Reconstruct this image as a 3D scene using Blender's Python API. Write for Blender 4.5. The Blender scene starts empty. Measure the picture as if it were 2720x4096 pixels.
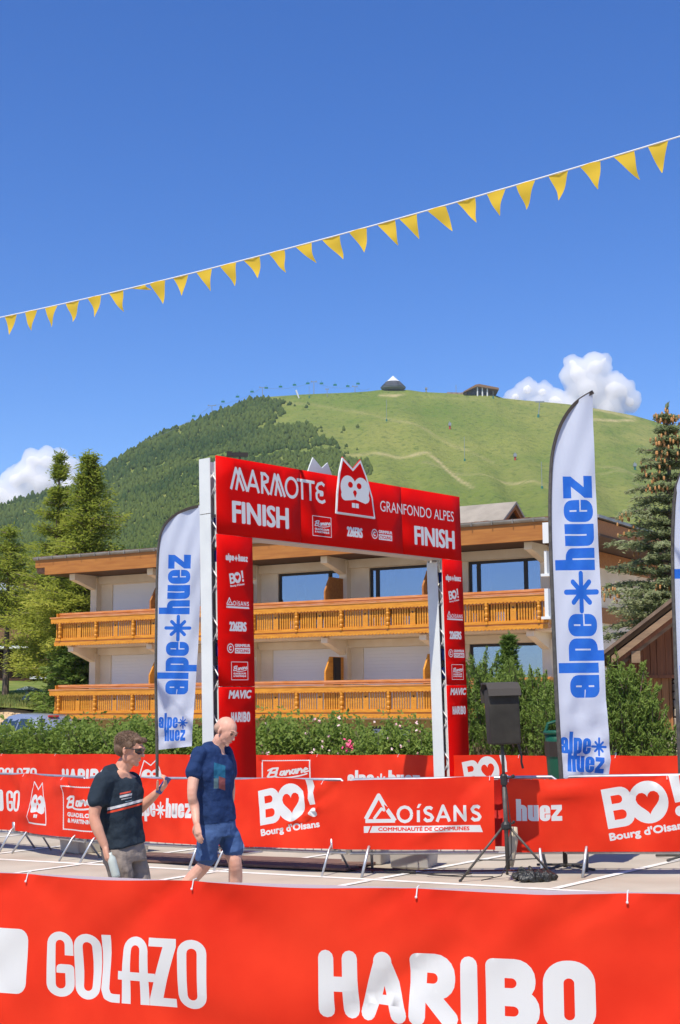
import bpy, bmesh, math, random
import numpy as np
from math import radians as R, sin, cos, pi, atan2, sqrt
from mathutils import Vector as V, Matrix, noise
from mathutils.geometry import delaunay_2d_cdt
random.seed(7); rng = np.random.default_rng(7)
sc = bpy.context.scene
col = sc.collection

# ---------------------------------------------------------------- camera, sky, sun, exposure
F = 5689.0; HOR = 2831.0; ROLL = 0.0056; EYE = 1.9
PITCH = math.atan((HOR - 2048) / F)
cam_d = bpy.data.cameras.new('camera'); cam = bpy.data.objects.new('camera', cam_d); col.objects.link(cam)
cam_d.sensor_fit = 'VERTICAL'; cam_d.sensor_height = 36.0; cam_d.lens = F / 4096 * 36
cam_d.clip_start = 0.1; cam_d.clip_end = 30000
CM = Matrix.Rotation(pi / 2 + PITCH, 3, 'X') @ Matrix.Rotation(-ROLL, 3, 'Z')
cam.matrix_world = Matrix.Translation((0, 0, EYE)) @ CM.to_4x4()
sc.camera = cam
SUN_EL = R(60); SUN_AZ = atan2(-0.42, -0.91)          # bearing of the sun, clockwise from +Y
world = bpy.data.worlds.new('World'); sc.world = world; world.use_nodes = True
wn = world.node_tree.nodes; wl = world.node_tree.links
sky = wn.new('ShaderNodeTexSky'); sky.sky_type = 'NISHITA'; sky.sun_disc = False
sky.sun_elevation = SUN_EL; sky.sun_rotation = SUN_AZ % (2 * pi)
sky.altitude = 1860; sky.air_density = 1.1; sky.dust_density = 0.8; sky.ozone_density = 3.0
hs = wn.new('ShaderNodeHueSaturation'); hs.inputs['Saturation'].default_value = 1.32; hs.inputs['Hue'].default_value = 0.515
wl.new(sky.outputs[0], hs.inputs['Color']); wl.new(hs.outputs[0], wn['Background'].inputs[0])
wn['Background'].inputs[1].default_value = 0.13
sun_d = bpy.data.lights.new('sun', 'SUN'); sun_d.energy = 4.3; sun_d.angle = R(0.53); sun_d.color = (1.0, 0.93, 0.82)
sun = bpy.data.objects.new('sun', sun_d); col.objects.link(sun)
SUNDIR = V((sin(SUN_AZ) * cos(SUN_EL), cos(SUN_AZ) * cos(SUN_EL), sin(SUN_EL)))
sun.rotation_euler = (-SUNDIR).to_track_quat('-Z', 'Y').to_euler()
sc.view_settings.view_transform = 'Standard'; sc.view_settings.look = 'None'
sc.view_settings.exposure = 0.45; sc.view_settings.gamma = 1.0; sc.view_settings.use_curve_mapping = False
sc.render.engine = 'CYCLES'; sc.cycles.max_bounces = 8; sc.cycles.diffuse_bounces = 4; sc.cycles.volume_bounces = 5; sc.cycles.use_denoising = True
sc.cycles.transparent_max_bounces = 8

# ---------------------------------------------------------------- survey helpers (camera height 1.9 m, ground z = 0.02 x)
def ray(px, py):
    d = CM @ V(((px - 1360) / F, -(py - 2048) / F, -1.0)); return d / d.y
def at(px, py, Y): return V((0, 0, EYE)) + ray(px, py) * Y
def gz(x, y=0): return 0.02 * max(-12.0, min(12.0, x))

# ---------------------------------------------------------------- object helpers
def tag(o, label=None, cat=None, group=None, kind=None):
    if label: o['label'] = label
    if cat: o['category'] = cat
    if group: o['group'] = group
    if kind: o['kind'] = kind
    return o
def empty(name, loc=(0, 0, 0), rot=(0, 0, 0), label=None, cat=None, group=None):
    o = bpy.data.objects.new(name, None); o.location = loc; o.rotation_euler = rot; o.empty_display_size = 0.2
    col.objects.link(o); return tag(o, label, cat, group)
def link(name, me, parent=None, loc=None, rot=None):
    o = bpy.data.objects.new(name, me); col.objects.link(o)
    if parent: o.parent = parent
    if loc is not None: o.location = loc
    if rot is not None: o.rotation_euler = rot
    return o
def copy_tree(o, parent=None):
    c = o.copy(); col.objects.link(c); c.parent = parent
    for ch in list(o.children): copy_tree(ch, c)
    return c

class MB:
    def __init__(s): s.v = []; s.f = []; s.m = []; s.mi = 0
    def add(s, vs, fs):
        n = len(s.v); s.v += [tuple(p) for p in vs]
        for f in fs: s.f.append([i + n for i in f]); s.m.append(s.mi)
        return s
    def box(s, x0, x1, y0, y1, z0, z1):
        return s.add([(x0,y0,z0),(x1,y0,z0),(x1,y1,z0),(x0,y1,z0),(x0,y0,z1),(x1,y0,z1),(x1,y1,z1),(x0,y1,z1)],
              [(3,2,1,0),(4,5,6,7),(0,1,5,4),(1,2,6,5),(2,3,7,6),(3,0,4,7)])
    def prism(s, pts, axis, a, b):
        """2-D polygon pulled along an axis from a to b"""
        n = len(pts)
        def mk(p, t): return {'x': (t, p[0], p[1]), 'y': (p[0], t, p[1]), 'z': (p[0], p[1], t)}[axis]
        ar = sum(pts[i][0]*pts[(i+1) % n][1]-pts[(i+1) % n][0]*pts[i][1] for i in range(n))
        if (ar < 0) != (axis == 'y'): pts = pts[::-1]
        if a > b: a, b = b, a
        return s.add([mk(p, a) for p in pts] + [mk(p, b) for p in pts],
              [tuple(range(n))[::-1], tuple(range(n, 2*n))] + [(i, (i+1) % n, (i+1) % n + n, i+n) for i in range(n)])
    def tube(s, pts, r, seg=8, cap=True):
        pts = [V(p) for p in pts]; rs = r if isinstance(r, (list, tuple)) else [r]*len(pts)
        n0 = len(s.v); prev = None
        for i, p in enumerate(pts):
            d = (pts[min(i+1, len(pts)-1)] - pts[max(i-1, 0)]).normalized()
            if prev is None:
                a = d.orthogonal().normalized()
            else:
                a = prev - d * prev.dot(d)
                a = a.normalized() if a.length > 1e-6 else d.orthogonal().normalized()
            prev = a; b = d.cross(a)
            for k in range(seg):
                t = 2*pi*k/seg; s.v.append(tuple(p + (a*cos(t) + b*sin(t))*rs[i]))
        for i in range(len(pts)-1):
            for k in range(seg):
                q = n0+i*seg; s.f.append([q+k, q+(k+1) % seg, q+seg+(k+1) % seg, q+seg+k]); s.m.append(s.mi)
        if cap:
            s.f.append([n0+k for k in range(seg)][::-1]); s.m.append(s.mi)
            q = n0+(len(pts)-1)*seg; s.f.append([q+k for k in range(seg)]); s.m.append(s.mi)
        return s
    def lathe(s, prof, c=(0, 0, 0), seg=12):
        n0 = len(s.v)
        for r, z in prof:
            for k in range(seg):
                t = 2*pi*k/seg; s.v.append((c[0]+r*cos(t), c[1]+r*sin(t), c[2]+z))
        for i in range(len(prof)-1):
            for k in range(seg):
                q = n0+i*seg; s.f.append([q+k, q+(k+1) % seg, q+seg+(k+1) % seg, q+seg+k]); s.m.append(s.mi)
        s.f.append([n0+k for k in range(seg)][::-1]); s.m.append(s.mi)
        q = n0+(len(prof)-1)*seg; s.f.append([q+k for k in range(seg)]); s.m.append(s.mi)
        return s
    def ball(s, c, r, n=8, m=6):
        r = (r, r, r) if not isinstance(r, (tuple, list)) else r
        n0 = len(s.v); s.v.append((c[0], c[1], c[2]-r[2]))
        for i in range(1, m):
            a = -pi/2 + pi*i/m
            for k in range(n):
                t = 2*pi*k/n; s.v.append((c[0]+r[0]*cos(a)*cos(t), c[1]+r[1]*cos(a)*sin(t), c[2]+r[2]*sin(a)))
        s.v.append((c[0], c[1], c[2]+r[2])); e = len(s.v)-1
        for k in range(n):
            s.f.append([n0, n0+1+(k+1) % n, n0+1+k]); s.m.append(s.mi)
            q = n0+1+(m-2)*n; s.f.append([e, q+k, q+(k+1) % n]); s.m.append(s.mi)
        for i in range(m-2):
            for k in range(n):
                q = n0+1+i*n; s.f.append([q+k, q+(k+1) % n, q+n+(k+1) % n, q+n+k]); s.m.append(s.mi)
        return s
    def mesh(s, name, mats, smooth=False):
        me = bpy.data.meshes.new(name); me.from_pydata(s.v, [], s.f)
        for m in (mats if isinstance(mats, (list, tuple)) else [mats]): me.materials.append(m)
        me.polygons.foreach_set('material_index', s.m)
        if smooth: me.polygons.foreach_set('use_smooth', [True]*len(me.polygons))
        me.update(); return me
    def build(s, name, mats, parent=None, smooth=False, loc=None, rot=None, bevel=0):
        o = link(name, s.mesh(name, mats, smooth), parent, loc, rot)
        if bevel:
            b = o.modifiers.new('bevel', 'BEVEL'); b.width = bevel; b.segments = 2; b.limit_method = 'ANGLE'
        return o

def np_mesh(name, verts, quads, mats, matidx=None, tint=None, smooth=False, uvdir=None):
    me = bpy.data.meshes.new(name); n = len(verts); m = len(quads); k = quads.shape[1]
    me.vertices.add(n); me.vertices.foreach_set('co', np.asarray(verts, np.float32).ravel())
    me.loops.add(m*k); me.loops.foreach_set('vertex_index', np.asarray(quads, np.int32).ravel())
    me.polygons.add(m); me.polygons.foreach_set('loop_start', np.arange(0, m*k, k, dtype=np.int32))
    me.polygons.foreach_set('loop_total', np.full(m, k, np.int32))
    for q in (mats if isinstance(mats, (list, tuple)) else [mats]): me.materials.append(q)
    if matidx is not None: me.polygons.foreach_set('material_index', np.asarray(matidx, np.int32))
    if smooth: me.polygons.foreach_set('use_smooth', np.ones(m, bool))
    if tint is not None:
        a = me.attributes.new('tint', 'FLOAT', 'POINT'); a.data.foreach_set('value', np.asarray(tint, np.float32))
    me.update(calc_edges=True); me.validate(); return me

# ---------------------------------------------------------------- materials
MATS = {}
def mat(name, c, rough=0.7, c2=None, scale=8.0, detail=4.0, stretch=(1, 1, 1), bump=0.0, bscale=None, metal=0.0, spec=0.4,
        trans=0.0, tint=None, coat=0.0, lo=0.35, hi=0.65):
    if name in MATS: return MATS[name]
    m = bpy.data.materials.new(name); m.use_nodes = True; nt = m.node_tree; n = nt.nodes; l = nt.links
    b = n['Principled BSDF']; b.inputs['Roughness'].default_value = rough; b.inputs['Metallic'].default_value = metal
    b.inputs['Specular IOR Level'].default_value = spec; b.inputs['Coat Weight'].default_value = coat
    b.inputs['Base Color'].default_value = (*c, 1)
    tc = n.new('ShaderNodeTexCoord'); mp = n.new('ShaderNodeMapping'); mp.inputs['Scale'].default_value = stretch
    l.new(tc.outputs['Object'], mp.inputs[0]); cur = None
    if c2 is not None:
        nz = n.new('ShaderNodeTexNoise'); nz.inputs['Scale'].default_value = scale; nz.inputs['Detail'].default_value = detail
        l.new(mp.outputs[0], nz.inputs['Vector'])
        rp = n.new('ShaderNodeMapRange'); rp.inputs[1].default_value = lo; rp.inputs[2].default_value = hi
        l.new(nz.outputs['Fac'], rp.inputs[0])
        mx = n.new('ShaderNodeMix'); mx.data_type = 'RGBA'; mx.inputs[6].default_value = (*c, 1); mx.inputs[7].default_value = (*c2, 1)
        l.new(rp.outputs[0], mx.inputs[0]); cur = mx.outputs[2]
    if tint is not None:
        at_ = n.new('ShaderNodeAttribute'); at_.attribute_name = 'tint'
        mx = n.new('ShaderNodeMix'); mx.data_type = 'RGBA'; mx.inputs[7].default_value = (*tint, 1)
        if cur: l.new(cur, mx.inputs[6])
        else: mx.inputs[6].default_value = (*c, 1)
        l.new(at_.outputs['Fac'], mx.inputs[0]); cur = mx.outputs[2]
    if cur: l.new(cur, b.inputs['Base Color'])
    if bump:
        nb = n.new('ShaderNodeTexNoise'); nb.inputs['Scale'].default_value = bscale or scale*3; nb.inputs['Detail'].default_value = 5
        l.new(mp.outputs[0], nb.inputs['Vector'])
        bp = n.new('ShaderNodeBump'); bp.inputs['Strength'].default_value = 1.0; bp.inputs['Distance'].default_value = bump
        l.new(nb.outputs['Fac'], bp.inputs['Height']); l.new(bp.outputs[0], b.inputs['Normal'])
    if trans:
        tr = n.new('ShaderNodeBsdfTranslucent'); ms = n.new('ShaderNodeMixShader'); ms.inputs[0].default_value = trans
        if cur: l.new(cur, tr.inputs[0])
        else: tr.inputs[0].default_value = (*c, 1)
        l.new(b.outputs[0], ms.inputs[1]); l.new(tr.outputs[0], ms.inputs[2])
        l.new(ms.outputs[0], n['Material Output'].inputs[0])
    MATS[name] = m; return m

vinyl_red = mat('vinyl_red', (0.77, 0.040, 0.012), 0.6, c2=(0.64, 0.022, 0.006), scale=1.6, bump=0.0006, bscale=600, trans=0.12, spec=.15)
vinyl_white = mat('vinyl_white', (0.64, 0.65, 0.63), 0.5, bump=0.0006, bscale=600, trans=0.12)
board_red = mat('board_red', (0.60, 0.002, 0.001), 0.6, c2=(0.56, 0.002, 0.001), scale=2, bump=0.001, bscale=4, spec=.06)
board_white = mat('board_white', (0.66, 0.67, 0.65), 0.5)
flag_white = mat('flag_cloth', (0.58, 0.63, 0.73), 0.75, bump=0.002, bscale=40, trans=0.3)
flag_blue = mat('flag_print_blue', (0.012, 0.13, 0.60), 0.75, c2=(0.02, 0.16, 0.62), bump=0.002, bscale=40, trans=0.3)
flag_sleeve = mat('flag_sleeve', (0.045, 0.035, 0.03), 0.8)
white_panel = mat('white_panel', (0.62, 0.65, 0.63), 0.55, c2=(0.56, 0.59, 0.58), scale=2)
alu = mat('galvanised_steel', (0.55, 0.56, 0.56), 0.42, c2=(0.42, 0.43, 0.44), scale=12, metal=0.7)
alu_white = mat('truss_metal', (0.75, 0.75, 0.73), 0.45)
black_pl = mat('black_plastic', (0.02, 0.02, 0.02), 0.5)
black_mt = mat('black_steel', (0.055, 0.05, 0.045), 0.5, c2=(0.09, 0.085, 0.07), scale=20)
blue_tarp = mat('blue_strap', (0.01, 0.03, 0.17), 0.7)

# ---------------------------------------------------------------- 2-D art printed into a mesh
class Art:
    def __init__(s): s.p = []; s.T = Matrix.Identity(3); s.mat = 1
    def face(s, pts, m=None):
        q = [tuple((s.T @ V((x, y, 1)))[:2]) for x, y in pts]
        ar = sum(a[0]*b[1]-b[0]*a[1] for a, b in zip(q, q[1:]+q[:1]))
        if abs(ar) > 1e-9: s.p.append((q if ar > 0 else q[::-1], s.mat if m is None else m))
        return s
    def at(s, x, y, sx=1, sy=None, rot=0, shear=0):
        sy = sx if sy is None else sy
        s.T = Matrix(((cos(rot)*sx, -sin(rot)*sy + shear*sy*cos(rot), x), (sin(rot)*sx, cos(rot)*sy + shear*sy*sin(rot), y), (0, 0, 1))); return s
    def rect(s, x0, y0, x1, y1, m=None): return s.face([(x0, y0), (x1, y0), (x1, y1), (x0, y1)], m)
    def disc(s, x, y, rx, ry=None, m=None, n=20):
        ry = rx if ry is None else ry
        return s.face([(x+rx*cos(2*pi*k/n), y+ry*sin(2*pi*k/n)) for k in range(n)], m)
    def rrect(s, x0, y0, x1, y1, r, m=None, n=5):
        """corners r = (bl, br, tr, tl)"""
        r = (r,)*4 if not isinstance(r, (tuple, list)) else r; pts = []
        for (cx, cy, a), q in zip(((x0, y0, pi), (x1, y0, 1.5*pi), (x1, y1, 0), (x0, y1, .5*pi)), r):
            sx = 1 if cx == x0 else -1; sy = 1 if cy == y0 else -1
            if q <= 0: pts.append((cx, cy)); continue
            for k in range(n+1):
                t = a + .5*pi*k/n; pts.append((cx+sx*q + q*cos(t), cy+sy*q + q*sin(t)))
        return s.face(pts, m)
    def line(s, pts, w, cap='b', m=None, close=False):
        h = w/2
        if close: pts = list(pts)+[pts[0]]
        for (x0, y0), (x1, y1) in zip(pts[:-1], pts[1:]):
            L = math.hypot(x1-x0, y1-y0)
            if L < 1e-9: continue
            dx, dy = (x1-x0)/L*h, (y1-y0)/L*h
            s.face([(x0-dy, y0+dx), (x0+dy, y0-dx), (x1+dy, y1-dx), (x1-dy, y1+dx)], m)
        idx = range(len(pts)) if cap == 'r' else range(1, len(pts)-1)
        for i in idx: s.disc(pts[i][0], pts[i][1], h*.999, m=m, n=12)
        if close: s.disc(pts[0][0], pts[0][1], h*.999, m=m, n=12)
        return s
    def arc(s, cx, cy, rx, ry, a0, a1, w, cap='b', m=None, n=12):
        return s.line([(cx+rx*cos(a0+(a1-a0)*k/n), cy+ry*sin(a0+(a1-a0)*k/n)) for k in range(n+1)], w, cap, m)
    def text(s, t, x, y, h, w, bold=0.0, m=None, shear=0.0):
        """built-in font fitted to width w, cap height h; bold = extra outline width as a share of h"""
        tris, bnd, bb = glyphs(t)
        sx = w/(bb[1]-bb[0]); sy = h/CAPH
        mp = lambda p: (x+(p[0]-bb[0])*sx + shear*p[1]*sy, y+p[1]*sy)
        for tr in tris: s.face([mp(p) for p in tr], m)
        if bold:
            q = bold*h
            for a, b in bnd:
                a, b = mp(a), mp(b); s.line([a, b], q, m=m); s.disc(a[0], a[1], q/2*.99, m=m, n=6)
        return s
_gl = {}
def glyphs(t):
    if t in _gl: return _gl[t]
    c = bpy.data.curves.new('t', 'FONT'); c.body = t; c.resolution_u = 3
    o = bpy.data.objects.new('t', c); col.objects.link(o)
    me = bpy.data.meshes.new_from_object(o.evaluated_get(bpy.context.evaluated_depsgraph_get()))
    bm = bmesh.new(); bm.from_mesh(me); bmesh.ops.remove_doubles(bm, verts=bm.verts, dist=1e-5)
    bmesh.ops.triangulate(bm, faces=bm.faces)
    tris = [[(v.co.x, v.co.y) for v in f.verts] for f in bm.faces if f.calc_area() > 1e-7]
    bnd = [((e.verts[0].co.x, e.verts[0].co.y), (e.verts[1].co.x, e.verts[1].co.y)) for e in bm.edges if len(e.link_faces) == 1]
    xs = [p[0] for q in tris for p in q]
    bm.free(); bpy.data.objects.remove(o); bpy.data.curves.remove(c); bpy.data.meshes.remove(me)
    _gl[t] = (tris, bnd, (min(xs), max(xs))); return _gl[t]
CAPH = 1.0
CAPH = max(p[1] for q in glyphs('H')[0] for p in q)

def printed(name, base, art, fn, mats, parent=None, du=0.1, dv=0.1, smooth=True):
    """one mesh: the base outline filled with material 0, the art's faces with theirs; every vertex carried to 3-D by fn"""
    xs = [p[0] for p in base]; ys = [p[1] for p in base]
    if sum(a[0]*b[1]-b[0]*a[1] for a, b in zip(base, list(base[1:])+list(base[:1]))) < 0: base = list(base)[::-1]
    vc = [V(p) for p in base]; nb = len(base); ed = [(i_, (i_+1) % nb) for i_ in range(nb)]; used_p = []
    x0, x1, y0, y1 = min(xs), max(xs), min(ys), max(ys)
    if du:
        for k in range(1, max(2, int((x1-x0)/du))):
            x = x0+(x1-x0)*k/max(2, int((x1-x0)/du)); vc += [V((x, y0)), V((x, y1))]; ed.append((len(vc)-2, len(vc)-1))
    if dv:
        for k in range(1, max(2, int((y1-y0)/dv))):
            y = y0+(y1-y0)*k/max(2, int((y1-y0)/dv)); vc += [V((x0, y)), V((x1, y))]; ed.append((len(vc)-2, len(vc)-1))
    for pts, m in (art.p if art else []):
        if max(p[0] for p in pts) < x0 or min(p[0] for p in pts) > x1 or max(p[1] for p in pts) < y0 or min(p[1] for p in pts) > y1: continue
        n = len(vc); vc += [V(p) for p in pts]; q_ = len(pts); ed += [(n+i_, n+(i_+1) % q_) for i_ in range(q_)]; used_p.append((pts, m))
    vo, eo, fo, _, _, of = delaunay_2d_cdt(vc, ed, [], 0, 1e-6, False)
    vx = np.array([(v.x, v.y) for v in vo]); tri = np.array([list(f) for f in fo]); ct = vx[tri].mean(1)
    A_, B_, C_ = vx[tri[:, 0]], vx[tri[:, 1]], vx[tri[:, 2]]
    area = np.abs((B_[:, 0]-A_[:, 0])*(C_[:, 1]-A_[:, 1])-(B_[:, 1]-A_[:, 1])*(C_[:, 0]-A_[:, 0]))
    own = np.full(len(tri), -1)
    def mark(P, val, need):
        P = np.array(P); k = np.nonzero((ct[:, 0] > P[:, 0].min()) & (ct[:, 0] < P[:, 0].max()) & (ct[:, 1] > P[:, 1].min()) & (ct[:, 1] < P[:, 1].max()))[0]
        if len(k) == 0: return
        x, y = ct[k, 0], ct[k, 1]; ins = np.zeros(len(k), bool); j = len(P)-1
        for i_ in range(len(P)):
            (xi, yi), (xj, yj) = P[i_], P[j]
            ins ^= ((yi > y) != (yj > y)) & (x < (xj-xi)*(y-yi)/(yj-yi+1e-15)+xi); j = i_
        k = k[ins]
        if need: k = k[own[k] >= 0]
        own[k] = val
    mark(base, 0, False)
    for pts, m in used_p: mark(pts, m, True)
    ok = (own >= 0) & (area > 1e-10); faces = tri[ok].tolist(); mm = own[ok].tolist()
    me = bpy.data.meshes.new(name); me.from_pydata([tuple(fn(v.x, v.y)) for v in vo], [], faces)
    bm = bmesh.new(); bm.from_mesh(me)
    bmesh.ops.delete(bm, geom=[v for v in bm.verts if not v.link_faces], context='VERTS'); bm.to_mesh(me); bm.free()
    for q in mats: me.materials.append(q)
    me.polygons.foreach_set('material_index', mm)
    if smooth: me.polygons.foreach_set('use_smooth', [True]*len(me.polygons))
    me.update(); return link(name, me, parent)

# -- logos, each drawn with its lower left corner at the current origin
def ah_glyph(a, ch):
    """heavy condensed letter, x-height 1; returns the advance"""
    W = .62; S = .045; c = 0
    if ch == 'a':
        a.rrect(0, 0, W, 1, (.24, .02, .28, .24)); a.rect(.29, .60, .29+S, .80, c); a.rect(.29, .18, .29+S, .36, c)
        a.face([(-.02, .52), (.22, .50), (.22, .465), (-.02, .50)], c)
    elif ch == 'l': a.rect(0, 0, .28, 1.36); return .33
    elif ch == 'p': a.rrect(0, 0, W, 1, (0, .26, .26, .02)); a.rect(0, -.36, .29, .05); a.rect(.29, .24, .29+S, .78, c)
    elif ch == 'e':
        a.rrect(0, 0, W, 1, (.27, .27, .27, .27)); a.rect(.29, .57, .29+S, .80, c); a.rect(.29, .42, W+.02, .42+S, c); a.rect(.29, .20, .29+S, .46, c)
    elif ch == 'h': a.rrect(0, 0, W, 1, (0, 0, .26, 0)); a.rect(0, .5, .29, 1.36); a.rect(.29, -.02, .29+S, .76, c)
    elif ch == 'u': a.rrect(0, 0, W, 1, (.24, .02, 0, 0)); a.rect(.29, .25, .29+S, 1.02, c)
    elif ch == 'z': a.face([(0, 0), (W, 0), (W, .30), (.30, .30), (W, .72), (W, 1), (0, 1), (0, .72), (.33, .72), (0, .28)])
    elif ch == '*':
        for k in range(8):
            t = k*pi/4; r = .52 if k % 2 == 0 else .40
            a.line([(.55, .5), (.55+r*cos(t), .5+r*sin(t))], .15, 'r')
        return 1.16
    return W+.055
def ah_text(a, x, y, xh, t, rot=0, sx=1.0):
    px = 0
    for ch in t:
        a.at(x+px*sx*xh*cos(rot), y+px*sx*xh*sin(rot), xh*sx, xh, rot); px += ah_glyph(a, ch)
    a.at(0, 0); return px*sx*xh
def bo_logo(a, x, y, s, rot=R(9)):
    a.at(x, y, s, s, rot)
    a.rrect(0, 0, .52, .72, (0, .2, .2, 0)); a.disc(.80, .36, .36, .385, n=32)
    a.rrect(.15, .43, .35, .58, (0, .07, .07, 0), 0); a.rrect(.15, .14, .38, .31, (0, .08, .08, 0), 0)
    hp = []
    for k in range(24):
        t = 2*pi*k/24; hp.append((.80+.0135*16*sin(t)**3, .375+.0145*(13*cos(t)-5*cos(2*t)-2*cos(3*t)-cos(4*t))))
    a.face(hp[::-1], 0)
    a.face([(1.27, .26), (1.40, .26), (1.43, .80), (1.24, .80)]); a.disc(1.335, .10, .095)
    a.text("Bourg d'Oisans", 0.0, -.21, .125, 1.42, bold=.13); a.at(0, 0)
def oisans_logo(a, x, y, s, small=True):
    """unit width 1, height .33"""
    a.at(x, y, s/550)
    a.line([(10, 62), (72, 168), (100, 118)], 19); a.line([(8, 53), (146, 53)], 17); a.line([(92, 130), (146, 53)], 19)
    a.line([(48, 62), (84, 108), (100, 100)], 13)
    a.face([(96, 128), (104, 96), (118, 112)], 0)
    X = 192; h = 70; w = 14; b = 50
    a.arc(X, b+h/2-3, 32, 33, 0, 2*pi, w)
    a.rect(248, b-3, 262, b+50); a.face([(248, b+60), (258, b+60), (270, b+78), (256, b+78)])
    def S(cx):
        a.line([(cx+17, b+54), (cx+8, b+61), (cx-8, b+60), (cx-17, b+49), (cx-12, b+38), (cx+10, b+28), (cx+18, b+16), (cx+10, b+4), (cx-8, b+2), (cx-20, b+12)], w)
    S(302); a.line([(340, b-3), (369, b+66), (398, b-3)], w); a.line([(350, b+18), (388, b+18)], w*.8)
    a.line([(424, b-3), (424, b+62), (470, b+2), (470, b+67)], w); S(520)
    a.face([(0, 0), (550, 0), (538, 30), (0, 30)]); a.face([(18, -1), (26, -1), (40, 31), (32, 31)], 0)
    if small: a.text('COMMUNAUTÉ DE COMMUNES', 68, 8, 15, 420, bold=.14, m=0)
    a.at(0, 0)
def banane_logo(a, x, y, w, h, fine=True):
    a.at(x, y, w, h); f = .03
    a.line([(0, 0), (1, 0), (1, 1), (0, 1)], f, close=True)
    if fine:
        for k in range(26):
            t = (k+.5)/26
            for q in ((t, 1+f*.6), (t, -f*.6)): a.disc(q[0], q[1], f*.45, n=6, m=0)
            for q in ((1+f*.6, t), (-f*.6, t)): a.disc(q[0], q[1], f*.45, n=6, m=0)
    r = R(6); a.at(x+.1*w, y+.50*h, w, h, r, .25)
    lw = .05
    a.line([(.02, .02), (.10, .24), (.02, .20)], lw, 'r'); a.line([(.10, .24), (.22, .23), (.20, .14), (.08, .12), (.20, .10), (.18, .0), (.04, .0)], lw, 'r')
    X = .28
    for ch in 'anane':
        if ch == 'a': a.line([(X+.08, .11), (X+.02, .12), (X, .03), (X+.05, 0), (X+.09, .12), (X+.10, 0)], lw*.8, 'r'); X += .125
        elif ch == 'n': a.line([(X, 0), (X+.015, .12), (X+.02, .06), (X+.06, .12), (X+.085, .09), (X+.09, 0)], lw*.8, 'r'); X += .12
        else: a.line([(X, .05), (X+.08, .08), (X+.04, .12), (X, .05), (X+.03, 0), (X+.10, .02)], lw*.8, 'r')
    a.arc(.55, .0, .36, .09, pi*1.05, pi*1.8, lw*.8, 'r')
    a.at(0, 0); a.text('GUADELOUPE', x+.12*w, y+.31*h, .085*h, .76*w, bold=.2)
    a.text('& MARTINIQUE', x+.12*w, y+.17*h, .085*h, .76*w, bold=.2)
def marmot_logo(a, x, y, w, h, line=.045):
    """pointed-eared badge: outline, white mask, red pupils and nose, two teeth"""
    a.at(x, y, w, h)
    out = [(.02, .0), (.05, .35), (.11, .68), (.21, .985), (.46, .82), (.66, .99), (.79, .70), (.90, .36), (.98, 0)]
    if line: a.line(out, line, m=1, close=True)
    a.disc(.33, .40+.08, .20, .21, n=28); a.disc(.66, .40+.08, .20, .21, n=28)
    a.face([(.20, .38), (.80, .38), (.76, .24), (.60, .27), (.50, .29), (.40, .27), (.24, .25)])
    a.disc(.24, .34, .10, .09); a.disc(.76, .34, .10, .09)
    a.disc(.38, .535, .062, .052, m=0); a.disc(.60, .535, .062, .052, m=0)
    a.face([(.44, .405), (.455, .44), (.49, .455), (.525, .44), (.54, .405), (.49, .32)], 0)
    a.rect(.405, .145, .485, .225); a.rect(.497, .145, .577, .225)
    a.at(0, 0)
def n226_logo(a, x, y, w, h): a.at(x, y, 1.5, 1); a.text('226ERS', 0, 0, h, w/1.5, bold=.11); a.at(0, 0)
def grimpeur_logo(a, x, y, w, h):
    a.at(x, y, 1)
    a.arc(h/2, h/2, h*.44, h*.44, 0, 2*pi, h*.1); a.arc(h/2, h/2, h*.17, h*.17, .7, 2*pi-.7, h*.13)
    a.text('GRIMPEUR', h*1.15, h*.66, h*.26, w-h*1.15, bold=.16)
    a.rect(h*1.13, 0, w, h*.55); a.text('CYCLING', h*1.25, h*.13, h*.28, w-h*1.4, bold=.12, m=0); a.at(0, 0)
def golazo_logo(a, x, y, w, h):
    a.at(x, y, w/6.3, h/2.72); q = .34
    def ring(X, W=1.05):
        r = W/2-q/2; pts = []
        for k in range(9): pts.append((X+W/2+r*cos(pi*k/8), 2.72-q/2-r+r*sin(pi*k/8)))
        for k in range(9): pts.append((X+W/2-r*cos(pi*k/8), q/2+r-r*sin(pi*k/8)))
        return pts
    g = ring(0); a.line([(.88, 1.75), (.88, 2.1)]+g[:9]+g[9:]+[(.88, 1.2), (.55, 1.2), (.55, 1.0)], q)
    a.line(ring(1.08), q, close=True)
    a.line([(2.34, 2.72), (2.34, .5), (2.44, .24), (2.62, .17), (2.95, .17)], q)
    r = .36; a.line([(3.20, 0)] + [(3.56-r*cos(pi*k/8), 2.19+r*sin(pi*k/8)) for k in range(9)] + [(3.92, 0)], q)
    a.line([(2.86, 1.12), (4.36, 1.12)], q)
    a.face([(4.12, 2.72), (5.18, 2.72), (5.18, 2.42), (4.62, .34), (5.12, .34), (5.12, 0), (4.10, 0), (4.10, .25), (4.68, 2.38), (4.12, 2.38)])
    a.line(ring(5.22), q, close=True); a.at(0, 0)
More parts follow.
